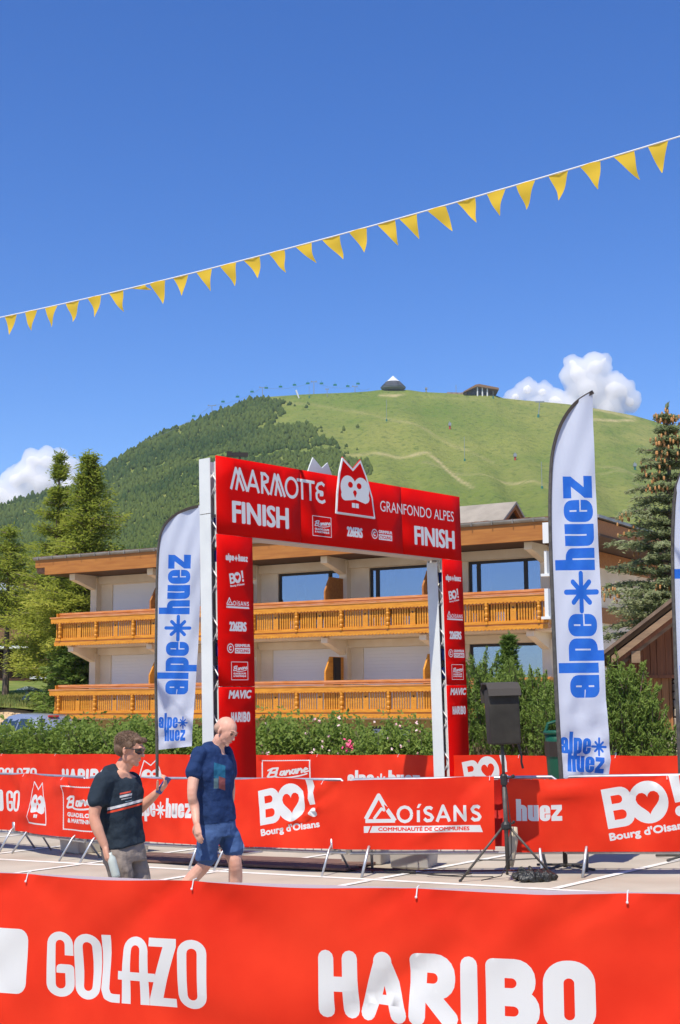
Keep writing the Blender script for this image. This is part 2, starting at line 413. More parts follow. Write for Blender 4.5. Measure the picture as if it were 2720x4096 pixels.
def haribo_logo(a, x, y, w, h):
    a.at(x, y, w/11.1, h/2.9); q = .67; r = q/2; T = 2.9-r
    a.line([(r, r), (r, T)], q, 'r'); a.line([(1.38, r), (1.38, T)], q, 'r'); a.line([(r, 1.45), (1.38, 1.45)], q*.95, 'r')
    a.line([(2.125, r), (2.81, T), (3.495, r)], q, 'r'); a.line([(2.36, .95), (3.26, .95)], q*.75); a.disc(2.81, T-.05, r*1.15)
    a.face([(2.41, 1.0), (3.21, 1.0), (2.81, 2.2)]); a.face([(2.72, 1.08), (2.90, 1.08), (2.81, 1.45)], 0)
    for X, two in ((3.93, 0), (6.98, 1)):
        a.rrect(X, 0 if two else 1.0, X+1.0, 2.9, .3); a.line([(X+r, r), (X+r, T)], q, 'r')
        if two:
            a.rrect(X, 0, X+2.05, 1.7, (.3, .8, .8, .1)); a.rrect(X, 1.25, X+1.9, 2.9, (.1, .7, .8, .3))
            a.rrect(X+.72, 1.72, X+1.18, 2.12, (0, .2, .2, 0), 0); a.rrect(X+.72, .60, X+1.25, 1.0, (0, .2, .2, 0), 0)
        else:
            a.rrect(X, 1.05, X+1.85, 2.9, (.1, .8, .85, .3)); a.line([(X+.8, 1.3), (X+1.62, r)], q, 'r')
            a.rrect(X+.70, 1.70, X+1.15, 2.12, (0, .2, .2, 0), 0)
    a.line([(6.32, r), (6.32, T)], q, 'r')
    a.rrect(9.16, 0, 11.1, 2.9, .9, n=8)
    a.rrect(9.93, .55, 10.33, 2.2, .2, 0, n=6); a.at(0, 0)
def marmotte_word(a, x, y, w, h):
    a.at(x, y, w/9.9, h); q = .20
    asp = (w/9.9)/h
    def L(pts, qq=q, X=0): a.line([(X+p[0], p[1]) for p in pts], qq)
    # strokes are drawn in stretched units, so widths are kept between the two scales
    def ln(pts, X=0):
        a.at(x, y, 1); a.line([(((X+p[0])*w/9.9), p[1]*h) for p in pts], .15*h); a.at(x, y, w/9.9, h)
    ln([(0, 0), (.50, 1), (1.25, 0)]); ln([(.50, 0), (.88, 1), (1.60, 0)], 0)
    ln([(0, 0), (.55, 1), (1.15, 0)], 1.62); ln([(.25, .32), (.95, .32)], 1.62)
    ln([(.15, 0), (.15, .95)], 2.95); ln([(0, .95), (.45, .95), (.75, .80), (.7, .62), (.2, .52), (.85, 0)], 2.95)
    ln([(0, 0), (.45, 1), (1.15, 0)], 3.95); ln([(.50, 0), (.80, 1), (1.50, 0)], 3.95)
    ln([(.62+.62*cos(t*pi/10), .5+.46*sin(t*pi/10)) for t in range(21)], 5.55)
    ln([(0, .93), (1.95, .93)], 6.75); ln([(.55, 0), (.55, .9)], 6.75); ln([(1.45, 0), (1.45, .9)], 6.75)
    ln([(1.0, .85), (.7, .96), (.3, .88), (.1, .68), (.3, .52), (.75, .5), (.75, .38), (.45, .36)], 8.8)
    ln([(.3, .52), (.08, .40), (.1, .18), (.35, .04), (.7, 0), (1.05, .1)], 8.8)
    a.at(0, 0)
# ================================================================ GROUND
asphalt = mat('pale_tarmac', (0.46, 0.405, 0.32), 0.9, c2=(0.32, 0.275, 0.21), scale=.9, detail=12, bump=0.004, bscale=70, lo=.35, hi=.75)
def grid_fn(name, xs, ys, fz, m, kind='structure', smooth=True):
    X, Y = np.meshgrid(xs, ys); Z = np.vectorize(fz)(X, Y); n = len(xs)
    i = np.arange(len(ys)-1)[:, None]*n + np.arange(n-1)[None, :]
    q = np.stack([i, i+1, i+n+1, i+n], -1).reshape(-1, 4)
    return tag(link(name, np_mesh(name, np.stack([X, Y, Z], -1).reshape(-1, 3), q, m, smooth=smooth)), kind=kind)
grid_fn('ground', [-3000, -400, -60, -30, -12, -6, 0, 6, 12, 30, 60, 400, 3000], [-3000, -300, -40, 0, 10, 20, 30, 34, 60, 120, 300, 3000],
        lambda x, y: gz(x) - (0.0 if y <= 34 else 0.0), asphalt)
paint = mat('road_paint', (0.74, 0.72, 0.66), 0.8, c2=(0.55, 0.50, 0.42), scale=6, detail=8, lo=.45, hi=.8)
def strip(mb, a, b, w, z=.004):
    a, b = V(a), V(b); d = (b-a).normalized()*w/2; n = V((-d.y, d.x))
    mb.add([(p.x, p.y, gz(p.x)+z) for p in (a-n, b-n, b+n, a+n)], [(0, 1, 2, 3)])
A0 = V((-8.2, 22.0)); A1 = V((2.13, 14.93)); A2 = V((9.0, 10.3))
mb = MB(); strip(mb, A0, A2, .11); mb.build('parking_line', paint); tag(bpy.data.objects['parking_line'], kind='structure')
dm = (A1-A0).normalized(); dp = V((.615, .788))
for k in range(-5, 3):
    p = A1 + dm*(2.21*k + .05) if k else A1
    mb = MB(); strip(mb, p+dp*.08, p+dp*5.0, .10, .008); o = mb.build('parking_line', paint); tag(o, kind='structure')
for k in range(-3, 3):
    p = A1 + dm*(2.21*k + .05); mb = MB(); strip(mb, p-dp*.08, p-dp*5.0, .10, .008); tag(mb.build('parking_line', paint), kind='structure')

# ================================================================ MOUNTAIN
RIDGE = [(-1500, 2150), (-600, 2080), (0, 2012), (60, 1990), (130, 1968), (260, 1950), (400, 1862), (500, 1795), (600, 1740), (700, 1692), (780, 1665), (860, 1632), (940, 1602),
         (1000, 1585), (1060, 1572), (1130, 1568), (1200, 1563), (1300, 1559), (1400, 1556), (1480, 1551), (1530, 1545), (1590, 1543), (1650, 1547), (1700, 1555), (1800, 1560), (1900, 1566), (1990, 1568), (2030, 1583),
         (2120, 1593), (2200, 1600), (2300, 1610), (2370, 1622), (2450, 1636), (2560, 1658), (2640, 1682), (2720, 1708), (3000, 1830), (3600, 2050), (4300, 2200)]
rx_, ry_ = np.array(RIDGE).T.astype(float)
def tan_r(px): return (HOR - np.interp(px, rx_, ry_)) / F
TB = (HOR-2480)/F; HR0, HR1 = 170.0, 1050.0
def bump(px, t): return 1.1*np.sin(px/97.+5*t)*np.sin(9*t+px/260.) + .7*np.sin(px/31.+13*t) + 1.6*np.sin(px/410.-7*t)*np.cos(11*t)
def hill_pt(px, t):
    """px names a bearing from the square, t runs from the foot (0) to the ridge (1) and over it"""
    px = np.asarray(px, float); t = np.asarray(t, float)
    r = HR0+(HR1-HR0)*t; s = np.minimum(t, 1.0)
    z = r*(TB+(tan_r(px)-TB)*s) - 900*np.maximum(t-1, 0)**1.5*1.2 + bump(px, t)*np.clip(4*t*(1-t), 0, 1)*2.0*np.clip(r/500, .3, 1)
    return np.stack([(px-1360)/F*r, r+0*px, EYE+z], -1)
def hill_inv(px, py):
    return (((HOR-py)/F) - TB)/(tan_r(px)-TB)
nx, nt = 460, 230
pxs = np.linspace(-1300, 4100, nx); ts = np.concatenate([np.linspace(-.03, 1.0, 200), np.linspace(1.01, 1.5, 30)])
PX, TS = np.meshgrid(pxs, ts); HV = hill_pt(PX, TS).reshape(-1, 3)
i = np.arange(nt-1)[:, None]*nx + np.arange(nx-1)[None, :]; HQ = np.stack([i, i+1, i+nx+1, i+nx], -1).reshape(-1, 4)
# worn earth: trails crossing the slope (world positions), kept in a point attribute
TR = [[(1350, 1812, .35), (1500, 1815, .6), (1620, 1818, .75), (1720, 1820, .9), (1770, 1850, 1.2), (1830, 1900, 1.5), (1880, 1945, .9), (1900, 1965, .4)],
      [(2360, 1680, 1.0), (2480, 1680, 1.0), (2560, 1678, .9)], [(2400, 1632, .7), (2480, 1645, .8), (2550, 1664, .9)], [(2020, 1925, .7), (2100, 1945, 1.0), (2150, 1960, .4), (2200, 1990, .3)],
      [(1530, 1568, 1.2), (1590, 1572, 1.3), (1620, 1566, .6)], [(1100, 1590, .2), (1300, 1610, .25), (1500, 1660, .35), (1700, 1720, .35), (1850, 1790, .4), (1980, 1830, .3)],
      [(1000, 1840, .1), (1300, 1812, .4), (1400, 1815, .35)], [(1700, 1850, .3), (1900, 1900, .35), (2050, 1925, .4)], [(2380, 1850, .2), (2600, 1925, .45), (2720, 1935, .4)], [(2400, 1895, .3), (2560, 1905, .3)],
      [(1700, 1575, .15), (1950, 1590, .2)], [(2560, 1960, .3), (2720, 1975, .3)]]
py_of = np.where(TS <= 1, HOR - F*(TB+(tan_r(PX)-TB)*TS), 0)
dirt = np.zeros_like(PX)
for tr in TR:
    for (x0, y0, w0), (x1, y1, w1) in zip(tr[:-1], tr[1:]):
        d = np.array([x1-x0, y1-y0], float); L2 = d@d
        k = np.clip(((PX-x0)*d[0]+(py_of-y0)*d[1])/L2, 0, 1)
        ds = np.hypot(PX-(x0+k*d[0]), (py_of-(y0+k*d[1]))*1.7); w = w0+(w1-w0)*k
        dirt = np.maximum(dirt, np.clip(1.1-ds/13, 0, 1)*np.minimum(w, 1.2)*.85)
dry = np.clip(.5+.5*np.sin(PX/330.+2.5*TS*4)*np.cos(TS*7+PX/700.), 0, 1)
me = np_mesh('mountain', HV, HQ, [], tint=dirt.ravel(), smooth=True)
a = me.attributes.new('dry', 'FLOAT', 'POINT'); a.data.foreach_set('value', dry.ravel().astype(np.float32))
m = bpy.data.materials.new('alpine_meadow'); m.use_nodes = True; n = m.node_tree.nodes; l = m.node_tree.links
b = n['Principled BSDF']; b.inputs['Roughness'].default_value = 1; b.inputs['Specular IOR Level'].default_value = 0.1
tc = n.new('ShaderNodeTexCoord')
def noise_n(scale, det, mn, mx, st=(1, 1, 1)):
    mp = n.new('ShaderNodeMapping'); mp.inputs['Scale'].default_value = st; l.new(tc.outputs['Object'], mp.inputs[0])
    z = n.new('ShaderNodeTexNoise'); z.inputs['Scale'].default_value = scale; z.inputs['Detail'].default_value = det; z.inputs['Roughness'].default_value = .62; l.new(mp.outputs[0], z.inputs['Vector'])
    r = n.new('ShaderNodeMapRange'); r.inputs[1].default_value = mn; r.inputs[2].default_value = mx; l.new(z.outputs['Fac'], r.inputs[0]); return r.outputs[0]
def mixc(f, c1, c2):
    x = n.new('ShaderNodeMix'); x.data_type = 'RGBA'; l.new(f, x.inputs[0])
    for s_, c in ((6, c1), (7, c2)):
        if isinstance(c, tuple): x.inputs[s_].default_value = (*c, 1)
        else: l.new(c, x.inputs[s_])
    return x.outputs[2]
g = mixc(noise_n(.012, 10, .36, .64, (1, .45, 1)), (0.092, 0.172, 0.024), (0.22, 0.25, 0.052))
g = mixc(noise_n(.18, 8, .42, .72, (1, .5, 1)), g, (0.15, 0.19, 0.045))
at1 = n.new('ShaderNodeAttribute'); at1.attribute_name = 'dry'
mt = n.new('ShaderNodeMath'); mt.operation = 'MULTIPLY'; l.new(at1.outputs['Fac'], mt.inputs[0]); l.new(noise_n(.05, 8, .3, .7, (1, .35, 1)), mt.inputs[1])
g = mixc(mt.outputs[0], g, (0.30, 0.29, 0.085))
g = mixc(noise_n(.3, 6, .52, .75, (1, .4, 1)), g, (0.06, 0.11, 0.022))
g = mixc(noise_n(1.2, 5, .55, .72), g, (0.27, 0.25, 0.09))
at2 = n.new('ShaderNodeAttribute'); at2.attribute_name = 'tint'
mt = n.new('ShaderNodeMath'); mt.operation = 'MULTIPLY'; l.new(at2.outputs['Fac'], mt.inputs[0]); l.new(noise_n(.12, 8, .25, .6), mt.inputs[1])
g = mixc(mt.outputs[0], g, (0.52, 0.42, 0.22)); l.new(g, b.inputs['Base Color'])
bp = n.new('ShaderNodeBump'); bp.inputs['Distance'].default_value = 1.6; l.new(noise_n(.35, 9, .2, .8), bp.inputs['Height']); l.new(bp.outputs[0], b.inputs['Normal'])
me.materials.append(m); tag(link('mountain', me), kind='structure')

def in_poly(x, y, P):
    ins = np.zeros(x.shape, bool); j = len(P)-1
    for i_ in range(len(P)):
        (xi, yi), (xj, yj) = P[i_], P[j]
        ins ^= ((yi > y) != (yj > y)) & (x < (xj-xi)*(y-yi)/(yj-yi+1e-9)+xi); j = i_
    return ins
FOR = [[(-200, 2060), (300, 1935), (400, 1868), (500, 1800), (600, 1745), (700, 1697), (780, 1670), (860, 1637), (940, 1607), (1000, 1590), (1060, 1578), (1090, 1592), (1150, 1598), (1110, 1608), (1135, 1640), (1100, 1645),
        (1095, 1672), (1020, 1695), (1000, 1712), (1080, 1712), (1110, 1692), (1190, 1690), (1250, 1712), (1262, 1745), (1300, 1768), (1345, 1795), (1200, 1796), (1050, 1803), (900, 1800), (700, 1828), (560, 1860), (300, 1950)],
       [(100, 2000), (560, 1868), (700, 1838), (860, 1828), (980, 1815), (1200, 1810), (1330, 1812), (1380, 1830), (1480, 1838), (1490, 1892), (1400, 1900), (1300, 1960), (1330, 2300), (-200, 2400), (-300, 2100)]]
fx = []; fy = []
for P in FOR:
    P = np.array(P, float); n_ = 60000
    X = rng.uniform(P[:, 0].min(), P[:, 0].max(), n_); Y = rng.uniform(P[:, 1].min(), P[:, 1].max(), n_)
    ok = in_poly(X+rng.normal(0, 5, n_), Y+rng.normal(0, 3, n_), P)
    # foreshortened slope: keep about one tree per 90 square pixels
    X, Y = X[ok], Y[ok]; k = rng.permutation(len(X))[:int(len(X))]
    area = (P[:, 0].max()-P[:, 0].min())*(P[:, 1].max()-P[:, 1].min())*len(X)/n_
    kk = min(len(X), int(area/30)); fx.append(X[:kk]); fy.append(Y[:kk])
for k in range(90):                                         # loose trees along the edges
    cx = rng.choice([1100, 1180, 1250, 1330, 1380, 1000, 1150]); fx.append(np.array([cx+rng.normal(0, 60)])); fy.append(np.array([{1100: 1700, 1180: 1700, 1250: 1720, 1330: 1790, 1380: 1835, 1000: 1700, 1150: 1605}[int(cx)]+rng.normal(0, 9)]))
fx = np.concatenate(fx); fy = np.concatenate(fy)
ft = hill_inv(fx, fy); ok = (ft < 1.0) & (ft > .0); fx, fy, ft = fx[ok], fy[ok], ft[ok]
fp = hill_pt(fx, ft)
def forest_mesh(name, P, mats, hmin=.0045, hmax=.0115, rr=.36):
    N_ = len(P); d = P[:, 1]; h = d*(hmin+(hmax-hmin)*rng.uniform(0, 1, N_)**1.6)*.43; rad = h*rng.uniform(rr*.8, rr*1.25, N_)
    K = 6; V_ = []; Q_ = []; T_ = []
    lv = [(0.0, .75), (.25, 1.05), (.5, .92), (.72, .62), (.9, .30), (1.0, .05)]
    ang = np.arange(K)*2*pi/K
    for zi, ri in lv:
        a_ = ang[None, :]+rng.uniform(0, 6, (N_, 1)); jit = rng.uniform(.7, 1.25, (N_, K))
        V_.append(np.stack([P[:, 0:1]+rad[:, None]*ri*jit*np.cos(ang)[None], P[:, 1:2]+rad[:, None]*ri*jit*np.sin(ang)[None], P[:, 2:3]-.5+h[:, None]*(zi+(rng.uniform(-.05, .05, (N_, K)) if 0 < zi < 1 else np.zeros((N_, K))))], -1))
    VV = np.stack(V_, 1)                                      # N, levels, K, 3
    base = (np.arange(N_)*len(lv)*K)[:, None, None]
    li = np.arange(len(lv)-1)[None, :, None]; ki = np.arange(K)[None, None, :]
    q = np.stack([base+li*K+ki, base+li*K+(ki+1) % K, base+(li+1)*K+(ki+1) % K, base+(li+1)*K+ki], -1).reshape(-1, 4)
    tt = np.repeat(np.clip(rng.uniform(0, .7, N_)+.35+.6*np.sin(P[:, 0]/37+np.sin(P[:, 1]/53)*2)*np.cos(P[:, 1]/41+P[:, 0]/90), 0, 1), len(lv)*K)
    return np_mesh(name, VV.reshape(-1, 3), q, mats, tint=tt)
m_for = mat('far_forest', (0.042, 0.080, 0.024), 0.95, tint=(0.105, 0.145, 0.035), spec=.1, trans=.25)
tag(link('forest', forest_mesh('forest', fp, m_for)), kind='stuff')
print('forest trees', len(fp))

# small things on the mountain --------------------------------------------------
teal = mat('lift_green_paint', (0.01, 0.16, 0.13), 0.6); steel_far = mat('lift_steel', (0.22, 0.25, 0.27), 0.6); redp = mat('lift_red_paint', (0.5, 0.03, 0.02), 0.6)
def hp(px, py):
    return V(hill_pt(px, min(1.0, float(hill_inv(px, py)))))
SC = HR1/F                                                     # metres per photo pixel at the ridge
def pylon(px, py, h, arm, label):
    p = hp(px, py); s = p.y/F; t = empty('lift_pylon', p, label=label, cat='lift pylon', group='chairlift pylons on the ridge')
    mb = MB(); mb.tube([(0, 0, -.5), (0, 0, h*s)], [.32, .2], 6); mb.build('mast', steel_far, t)
    mb = MB(); mb.box(-arm*s/2, arm*s/2, -.15, .15, h*s-.35, h*s); mb.box(-arm*s/2, -arm*s/2+.9, -.2, .2, h*s, h*s+.5); mb.box(arm*s/2-.9, arm*s/2, -.2, .2, h*s, h*s+.5)
    mb.build('crossarm', steel_far, t); return p + V((0, 0, h*s))
tops = [pylon(840, 1650, 44, 34, 'lowest chairlift pylon standing in the trees left of the bare summit'),
        pylon(1046, 1578, 46, 26, 'chairlift pylon at the upper corner of the forest edge'),
        pylon(1256, 1560, 52, 24, 'chairlift pylon on the bare ridge, tallest against the sky'),
        pylon(1310, 1572, 32, 14, 'short pale lift pylon just right of the tallest one'),
        pylon(1424, 1556, 26, 22, 'chairlift pylon nearest the round summit hut')]
cb = MB(); cab = [at(560, 1770, 900)] + [tops[0], tops[1], tops[2], tops[4], at(1490, 1545, 1050)]
pts = []
for a_, b_ in zip(cab[:-1], cab[1:]):
    for k in range(6): t_ = k/6; pts.append(a_.lerp(b_, t_)-V((0, 0, 4*3*t_*(1-t_))))
cb.tube(pts, .10, 4); tag(cb.build('lift_cable', steel_far), 'thin chairlift cable strung along the skyline between the pylons', 'cable')
def chair_mesh():
    mb = MB(); mb.tube([(0, 0, 0), (0, 0, -2.0)], .10, 4); mb.box(-1.3, 1.3, -.4, .4, -3.0, -2.5); mb.box(-1.3, 1.3, .3, .5, -2.6, -1.6); return mb.mesh('lift_chair', teal)
cm_ = chair_mesh()
for px, py, lb in [(775, 1658, 'lowest green lift chair left of the first pylon'), (892, 1600, 'green lift chair just right of the lowest pylon'), (950, 1580, 'green lift chair halfway between the two forest pylons'), (1008, 1560, 'green lift chair just left of the forest corner pylon'),
               (1065, 1545, 'green lift chair just right of the forest corner pylon'), (1122, 1540, 'green lift chair left of the white leaning post'), (1178, 1533, 'green lift chair above the white leaning post'), (1231, 1527, 'green lift chair just left of the tallest pylon'),
               (1286, 1527, 'green lift chair just right of the tallest pylon'), (1340, 1533, 'green lift chair midway from the tallest pylon to the hut'), (1391, 1538, 'green lift chair left of the pylon nearest the hut'), (1432, 1528, 'green lift chair closest to the round summit hut')]:
    tag(link('lift_chair', cm_, loc=at(px, py-6, 1040)), lb, 'lift chair', 'chairs hanging on the summit chairlift')
p = hp(1195, 1578); mb = MB(); mb.tube([(0, 0, 0), (-2.2, 0, 6.2)], [.5, .7], 6); tag(mb.build('marker_post', board_white, loc=p), 'white leaning post on the ridge left of the summit', 'post')
def drag(px, py, h, lb):
    p = hp(px, py); s = p.y/F; t = empty('drag_lift_pole', p, label=lb, cat='lift pole', group='drag lift poles on the meadow')
    mb = MB(); mb.tube([(0, 0, -.3), (0, 0, h*s)], .13, 5); mb.build('mast', steel_far, t)
    mb = MB(); mb.tube([(0, 0, -.3), (0, 0, 9*s)], .5, 6); mb.build('base', teal, t)
drag(1552, 1686, 90, 'tall thin lift pole below the round hut, second row'); drag(1867, 1836, 100, 'tall thin lift pole in the middle of the meadow above the arch')
drag(2178, 1995, 110, 'tall thin lift pole just left of the tall white flag'); drag(1988, 1584, 30, 'lift pole beside the summit station'); drag(1237, 1578, 50, 'pole with green base on the ridge beside the white leaning post')
p = hp(2170, 1665); s = p.y/F; t = empty('snow_lift_pylon', p, label='leaning grey lift pylon with broad head left of the tall flag tip', cat='lift pylon')
mb = MB(); mb.tube([(0, 0, 0), (7*s, 0, 62*s)], .3, 6); mb.build('mast', steel_far, t); mb = MB(); mb.box(-10*s, 26*s, -.4, .4, 62*s, 68*s); mb.build('crossarm', steel_far, t); mb = MB(); mb.tube([(0, 0, -.3), (.9*s, 0, 12*s)], .8, 6); mb.build('base', teal, t)
for px, py, mm_, lb in [(1809, 1716, redp, 'small red based snow lance high on the meadow'), (2072, 1843, redp, 'small red based snow lance left of the tall flag'), (2557, 1882, teal, 'small green based snow lance right of the tall flag')]:
    p = hp(px, py); s = p.y/F; t = empty('snow_lance', p, label=lb, cat='snow lance')
    mb = MB(); mb.tube([(0, 0, 0), (0, 0, 14*s)], .55, 6); mb.build('base', mm_, t); mb = MB(); mb.box(-.9, .9, -.9, .9, 14*s, 26*s); mb.tube([(0, 0, 26*s), (0, 0, 32*s)], .3, 5); mb.build('head', steel_far, t)
# round summit hut with pyramid roof
c = hp(1580, 1543)+V((0, 0, -1.0)); s = SC
dark_glass = mat('hut_glazing', (0.035, 0.045, 0.07), 0.35); hut_band = mat('hut_band', (0.16, 0.17, 0.19), 0.6); hut_roof = mat('hut_roof_white', (0.62, 0.64, 0.64), 0.5)
t = empty('summit_hut', c, label='round summit hut with a white pointed roof on top of the mountain', cat='hut')
mb = MB(); mb.lathe([(36*s, 0), (50*s, 7*s), (52*s, 14*s)], seg=10); mb.build('wall', hut_band, t)
for k in range(4):
    z0 = (12+k*6)*s; r0 = (52-k*6)*s; mb = MB(); mb.lathe([(r0, z0), (r0*.93, z0+3.2*s)], seg=10); mb.build('window', dark_glass, t)
    mb = MB(); mb.lathe([(r0*1.0, z0+3.2*s), (r0*.88, z0+6.2*s)], seg=10); mb.build('roof_band', hut_band, t)
mb = MB(); mb.lathe([(31*s, 36*s), (20*s, 44*s), (.5*s, 62*s)], seg=10); mb.build('roof', hut_roof, t)
# flat summit station
wd = mat('station_wood', (0.20, 0.11, 0.05), 0.8); c = hp(1900, 1568)+V((0, 0, -.8))
t = empty('summit_station', c, label='long summit lift station with a slanted roof on white pillars', cat='lift station')
mb = MB(); mb.prism([(-100*s, 0), (-100*s, 16*s), (-45*s, 14*s), (-20*s, 18*s), (-20*s, 0)], 'y', 0, 12); mb.build('low_wing', mat('station_stone', (.33, .24, .17), .9, c2=(.2, .14, .1), scale=.5), t)
mb = MB(); mb.prism([(-22*s, 0), (-22*s, 20*s), (10*s, 32*s), (60*s, 22*s), (80*s, 0)], 'y', 1, 14); mb.build('wall', dark_glass, t)
mb = MB(); mb.prism([(-35*s, 12*s), (15*s, 40*s), (30*s, 42*s), (108*s, 26*s), (108*s, 18*s), (20*s, 32*s), (-35*s, 8*s)], 'y', -6, 16); mb.build('roof', wd, t)
for X in (42, 22, 62): mb = MB(); mb.tube([(X*s, -4, -8*s), (X*s, -4, 31*s)], .55, 6); mb.build('pillar', board_white, t)
mb = MB(); mb.tube([(-62*s, 2, 10*s), (-62*s, 2, 48*s)], .22, 5); mb.build('mast', steel_far, t)
p = hp(1715, 1555); mb = MB(); mb.box(-.6, .6, -.6, .6, 0, 2.2); mb.box(-.9, .9, -.9, .9, 2.2, 3.4); tag(mb.build('summit_sign', steel_far, loc=p), 'small dark box on a post right of the round hut', 'box')

# ================================================================ HAZE
hz = bpy.data.materials.new('haze'); hz.use_nodes = True; n = hz.node_tree.nodes; n.remove(n['Principled BSDF'])
pv = n.new('ShaderNodeVolumePrincipled'); pv.inputs['Color'].default_value = (.80, .90, 1, 1); pv.inputs['Density'].default_value = .00009; pv.inputs['Anisotropy'].default_value = .3
hz.node_tree.links.new(pv.outputs[0], n['Material Output'].inputs['Volume'])
mb = MB(); mb.box(-3300, 3300, -3300, 3300, -420, 300); o = mb.build('haze', hz); tag(o, kind='stuff')
# ================================================================ CLOUDS
cloud_m = bpy.data.materials.new('cloud'); cloud_m.use_nodes = True; n = cloud_m.node_tree.nodes; l = cloud_m.node_tree.links
b = n['Principled BSDF']; b.inputs['Base Color'].default_value = (.95, .95, .95, 1); b.inputs['Roughness'].default_value = 1; b.inputs['Specular IOR Level'].default_value = 0
b.inputs['Subsurface Weight'].default_value = 0
tr = n.new('ShaderNodeBsdfTranslucent'); tr.inputs[0].default_value = (.97, .97, 1, 1); ms = n.new('ShaderNodeMixShader'); ms.inputs[0].default_value = .35
l.new(b.outputs[0], ms.inputs[1]); l.new(tr.outputs[0], ms.inputs[2]); l.new(ms.outputs[0], n['Material Output'].inputs[0])
cloud_v = bpy.data.materials.new('cloud_vapour'); cloud_v.use_nodes = True; n = cloud_v.node_tree.nodes; l = cloud_v.node_tree.links
n.remove(n['Principled BSDF']); pv = n.new('ShaderNodeVolumePrincipled'); pv.inputs['Color'].default_value = (1, 1, 1, 1); pv.inputs['Density'].default_value = .034; pv.inputs['Anisotropy'].default_value = .2
l.new(pv.outputs[0], n['Material Output'].inputs['Volume'])
def cloud(lobes, dist, label, seed):
    lo = [(a, b_, r*.50) for a, b_, r in lobes]; core = cloud_mesh(lo, dist, seed+50, cloud_m); core.modifiers['s'].iterations = 25; core.modifiers['r'].voxel_size *= 1.8
    o = cloud_mesh(lobes, dist, seed, cloud_v); core.parent = o; core.name = 'core'; core['kind'] = 'stuff'; tag(o, label, 'cloud'); return o
def cloud_mesh(lobes, dist, seed, cm):
    rr = np.random.default_rng(seed); mb = MB(); s = dist/F
    for px, py, r in lobes:
        c = at(px, py, dist); mb.ball(c, r*s, 16, 12)
        for k in range(26):
            v = V(rr.normal(0, 1, 3)).normalized(); q = r*s*rr.uniform(.30, .55)
            if v.z < -.3: v.z *= -.5
            mb.ball(c+v*r*s*.62, q, 10, 7)
    o = mb.build('cloud', cm, smooth=True)
    rm = o.modifiers.new('r', 'REMESH'); rm.mode = 'VOXEL'; rm.voxel_size = s*4.2
    for sz, st in ((40, 16), (14, 4)):
        tx = bpy.data.textures.new('cl', 'CLOUDS'); tx.noise_scale = sz*s; tx.noise_depth = 3
        dm_ = o.modifiers.new('d', 'DISPLACE'); dm_.texture = tx; dm_.texture_coords = 'GLOBAL'; dm_.strength = st*s*1.6; dm_.mid_level = .5
    k = o.modifiers.new('s', 'SMOOTH'); k.iterations = 3; k.factor = .6
    return o
cloud([(2110, 1560, 48), (2060, 1590, 42), (2170, 1570, 44), (2220, 1610, 60), (2310, 1500, 72), (2285, 1450, 38), (2380, 1470, 66), (2420, 1440, 30), (2350, 1560, 90), (2450, 1560, 75), (2490, 1560, 52), (2520, 1610, 48), (2420, 1640, 80), (2150, 1640, 60), (2280, 1650, 80), (2000, 1625, 36), (1960, 1660, 40)], 3600,
      'towering white cumulus cloud rising behind the right shoulder of the mountain', 3)
cloud([(190, 1850, 60), (130, 1845, 52), (110, 1900, 68), (240, 1830, 38), (270, 1870, 50), (60, 1925, 60), (0, 1985, 70), (170, 1940, 80), (60, 2020, 90), (-60, 2010, 80), (270, 1950, 70)], 3600,
      'lower white cloud behind the left conifers', 5)
# ================================================================ CHALET APARTMENT BUILDING
# local frame: x along the front (left to right), -y towards the square, z absolute height
E0 = V((-10.6, 53.7, 0)); ex = V((.8552, -.5183, 0)).normalized(); CH_ROT = atan2(ex.y, ex.x)
stucco = mat('rough_white_stucco', (0.80, 0.69, 0.52), 0.9, c2=(0.71, 0.59, 0.42), scale=1.2, detail=8, bump=0.006, bscale=45)
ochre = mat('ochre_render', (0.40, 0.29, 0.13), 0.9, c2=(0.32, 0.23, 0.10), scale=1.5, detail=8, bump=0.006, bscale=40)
shutter = mat('white_roller_shutter', (0.78, 0.76, 0.73), 0.6)
honey = mat('varnished_pine', (0.66, 0.285, 0.022), 0.5, c2=(0.50, 0.18, 0.012), scale=3, stretch=(1, 1, 7), detail=7, bump=0.002, lo=.3, hi=.7)
honey_d = mat('varnished_pine_rail', (0.50, 0.175, 0.028), 0.5, c2=(0.60, 0.28, 0.12), scale=2.2, stretch=(1, 6, 6), detail=6)
brown = mat('stained_timber', (0.40, 0.16, 0.03), 0.65, c2=(0.30, 0.105, 0.018), scale=2.5, stretch=(.5, 5, 5), detail=7, lo=.3, hi=.7)
soffit = mat('dark_soffit_boards', (0.11, 0.055, 0.022), 0.8, c2=(0.07, 0.035, 0.015), scale=3, stretch=(1, 6, 1))
zinc = mat('zinc_gutter', (0.33, 0.31, 0.27), 0.45, c2=(0.24, 0.22, 0.18), scale=3, metal=.5)
tile = mat('lauze_roof_tile', (0.25, 0.13, 0.08), 0.9, c2=(0.15, 0.08, 0.05), scale=6)
frame_d = mat('dark_window_frame', (0.025, 0.018, 0.012), 0.5)
glass = bpy.data.materials.new('window_glass'); glass.use_nodes = True
n = glass.node_tree.nodes; n.remove(n['Principled BSDF']); g1 = n.new('ShaderNodeBsdfGlossy'); g1.inputs['Color'].default_value = (.30, .38, .54, 1); g1.inputs['Roughness'].default_value = .02; g2 = n.new('ShaderNodeBsdfTransparent'); g3 = n.new('ShaderNodeMixShader'); g3.inputs[0].default_value = .66
for a_, b_ in ((g2.outputs[0], g3.inputs[1]), (g1.outputs[0], g3.inputs[2]), (g3.outputs[0], n['Material Output'].inputs[0])): glass.node_tree.links.new(a_, b_)
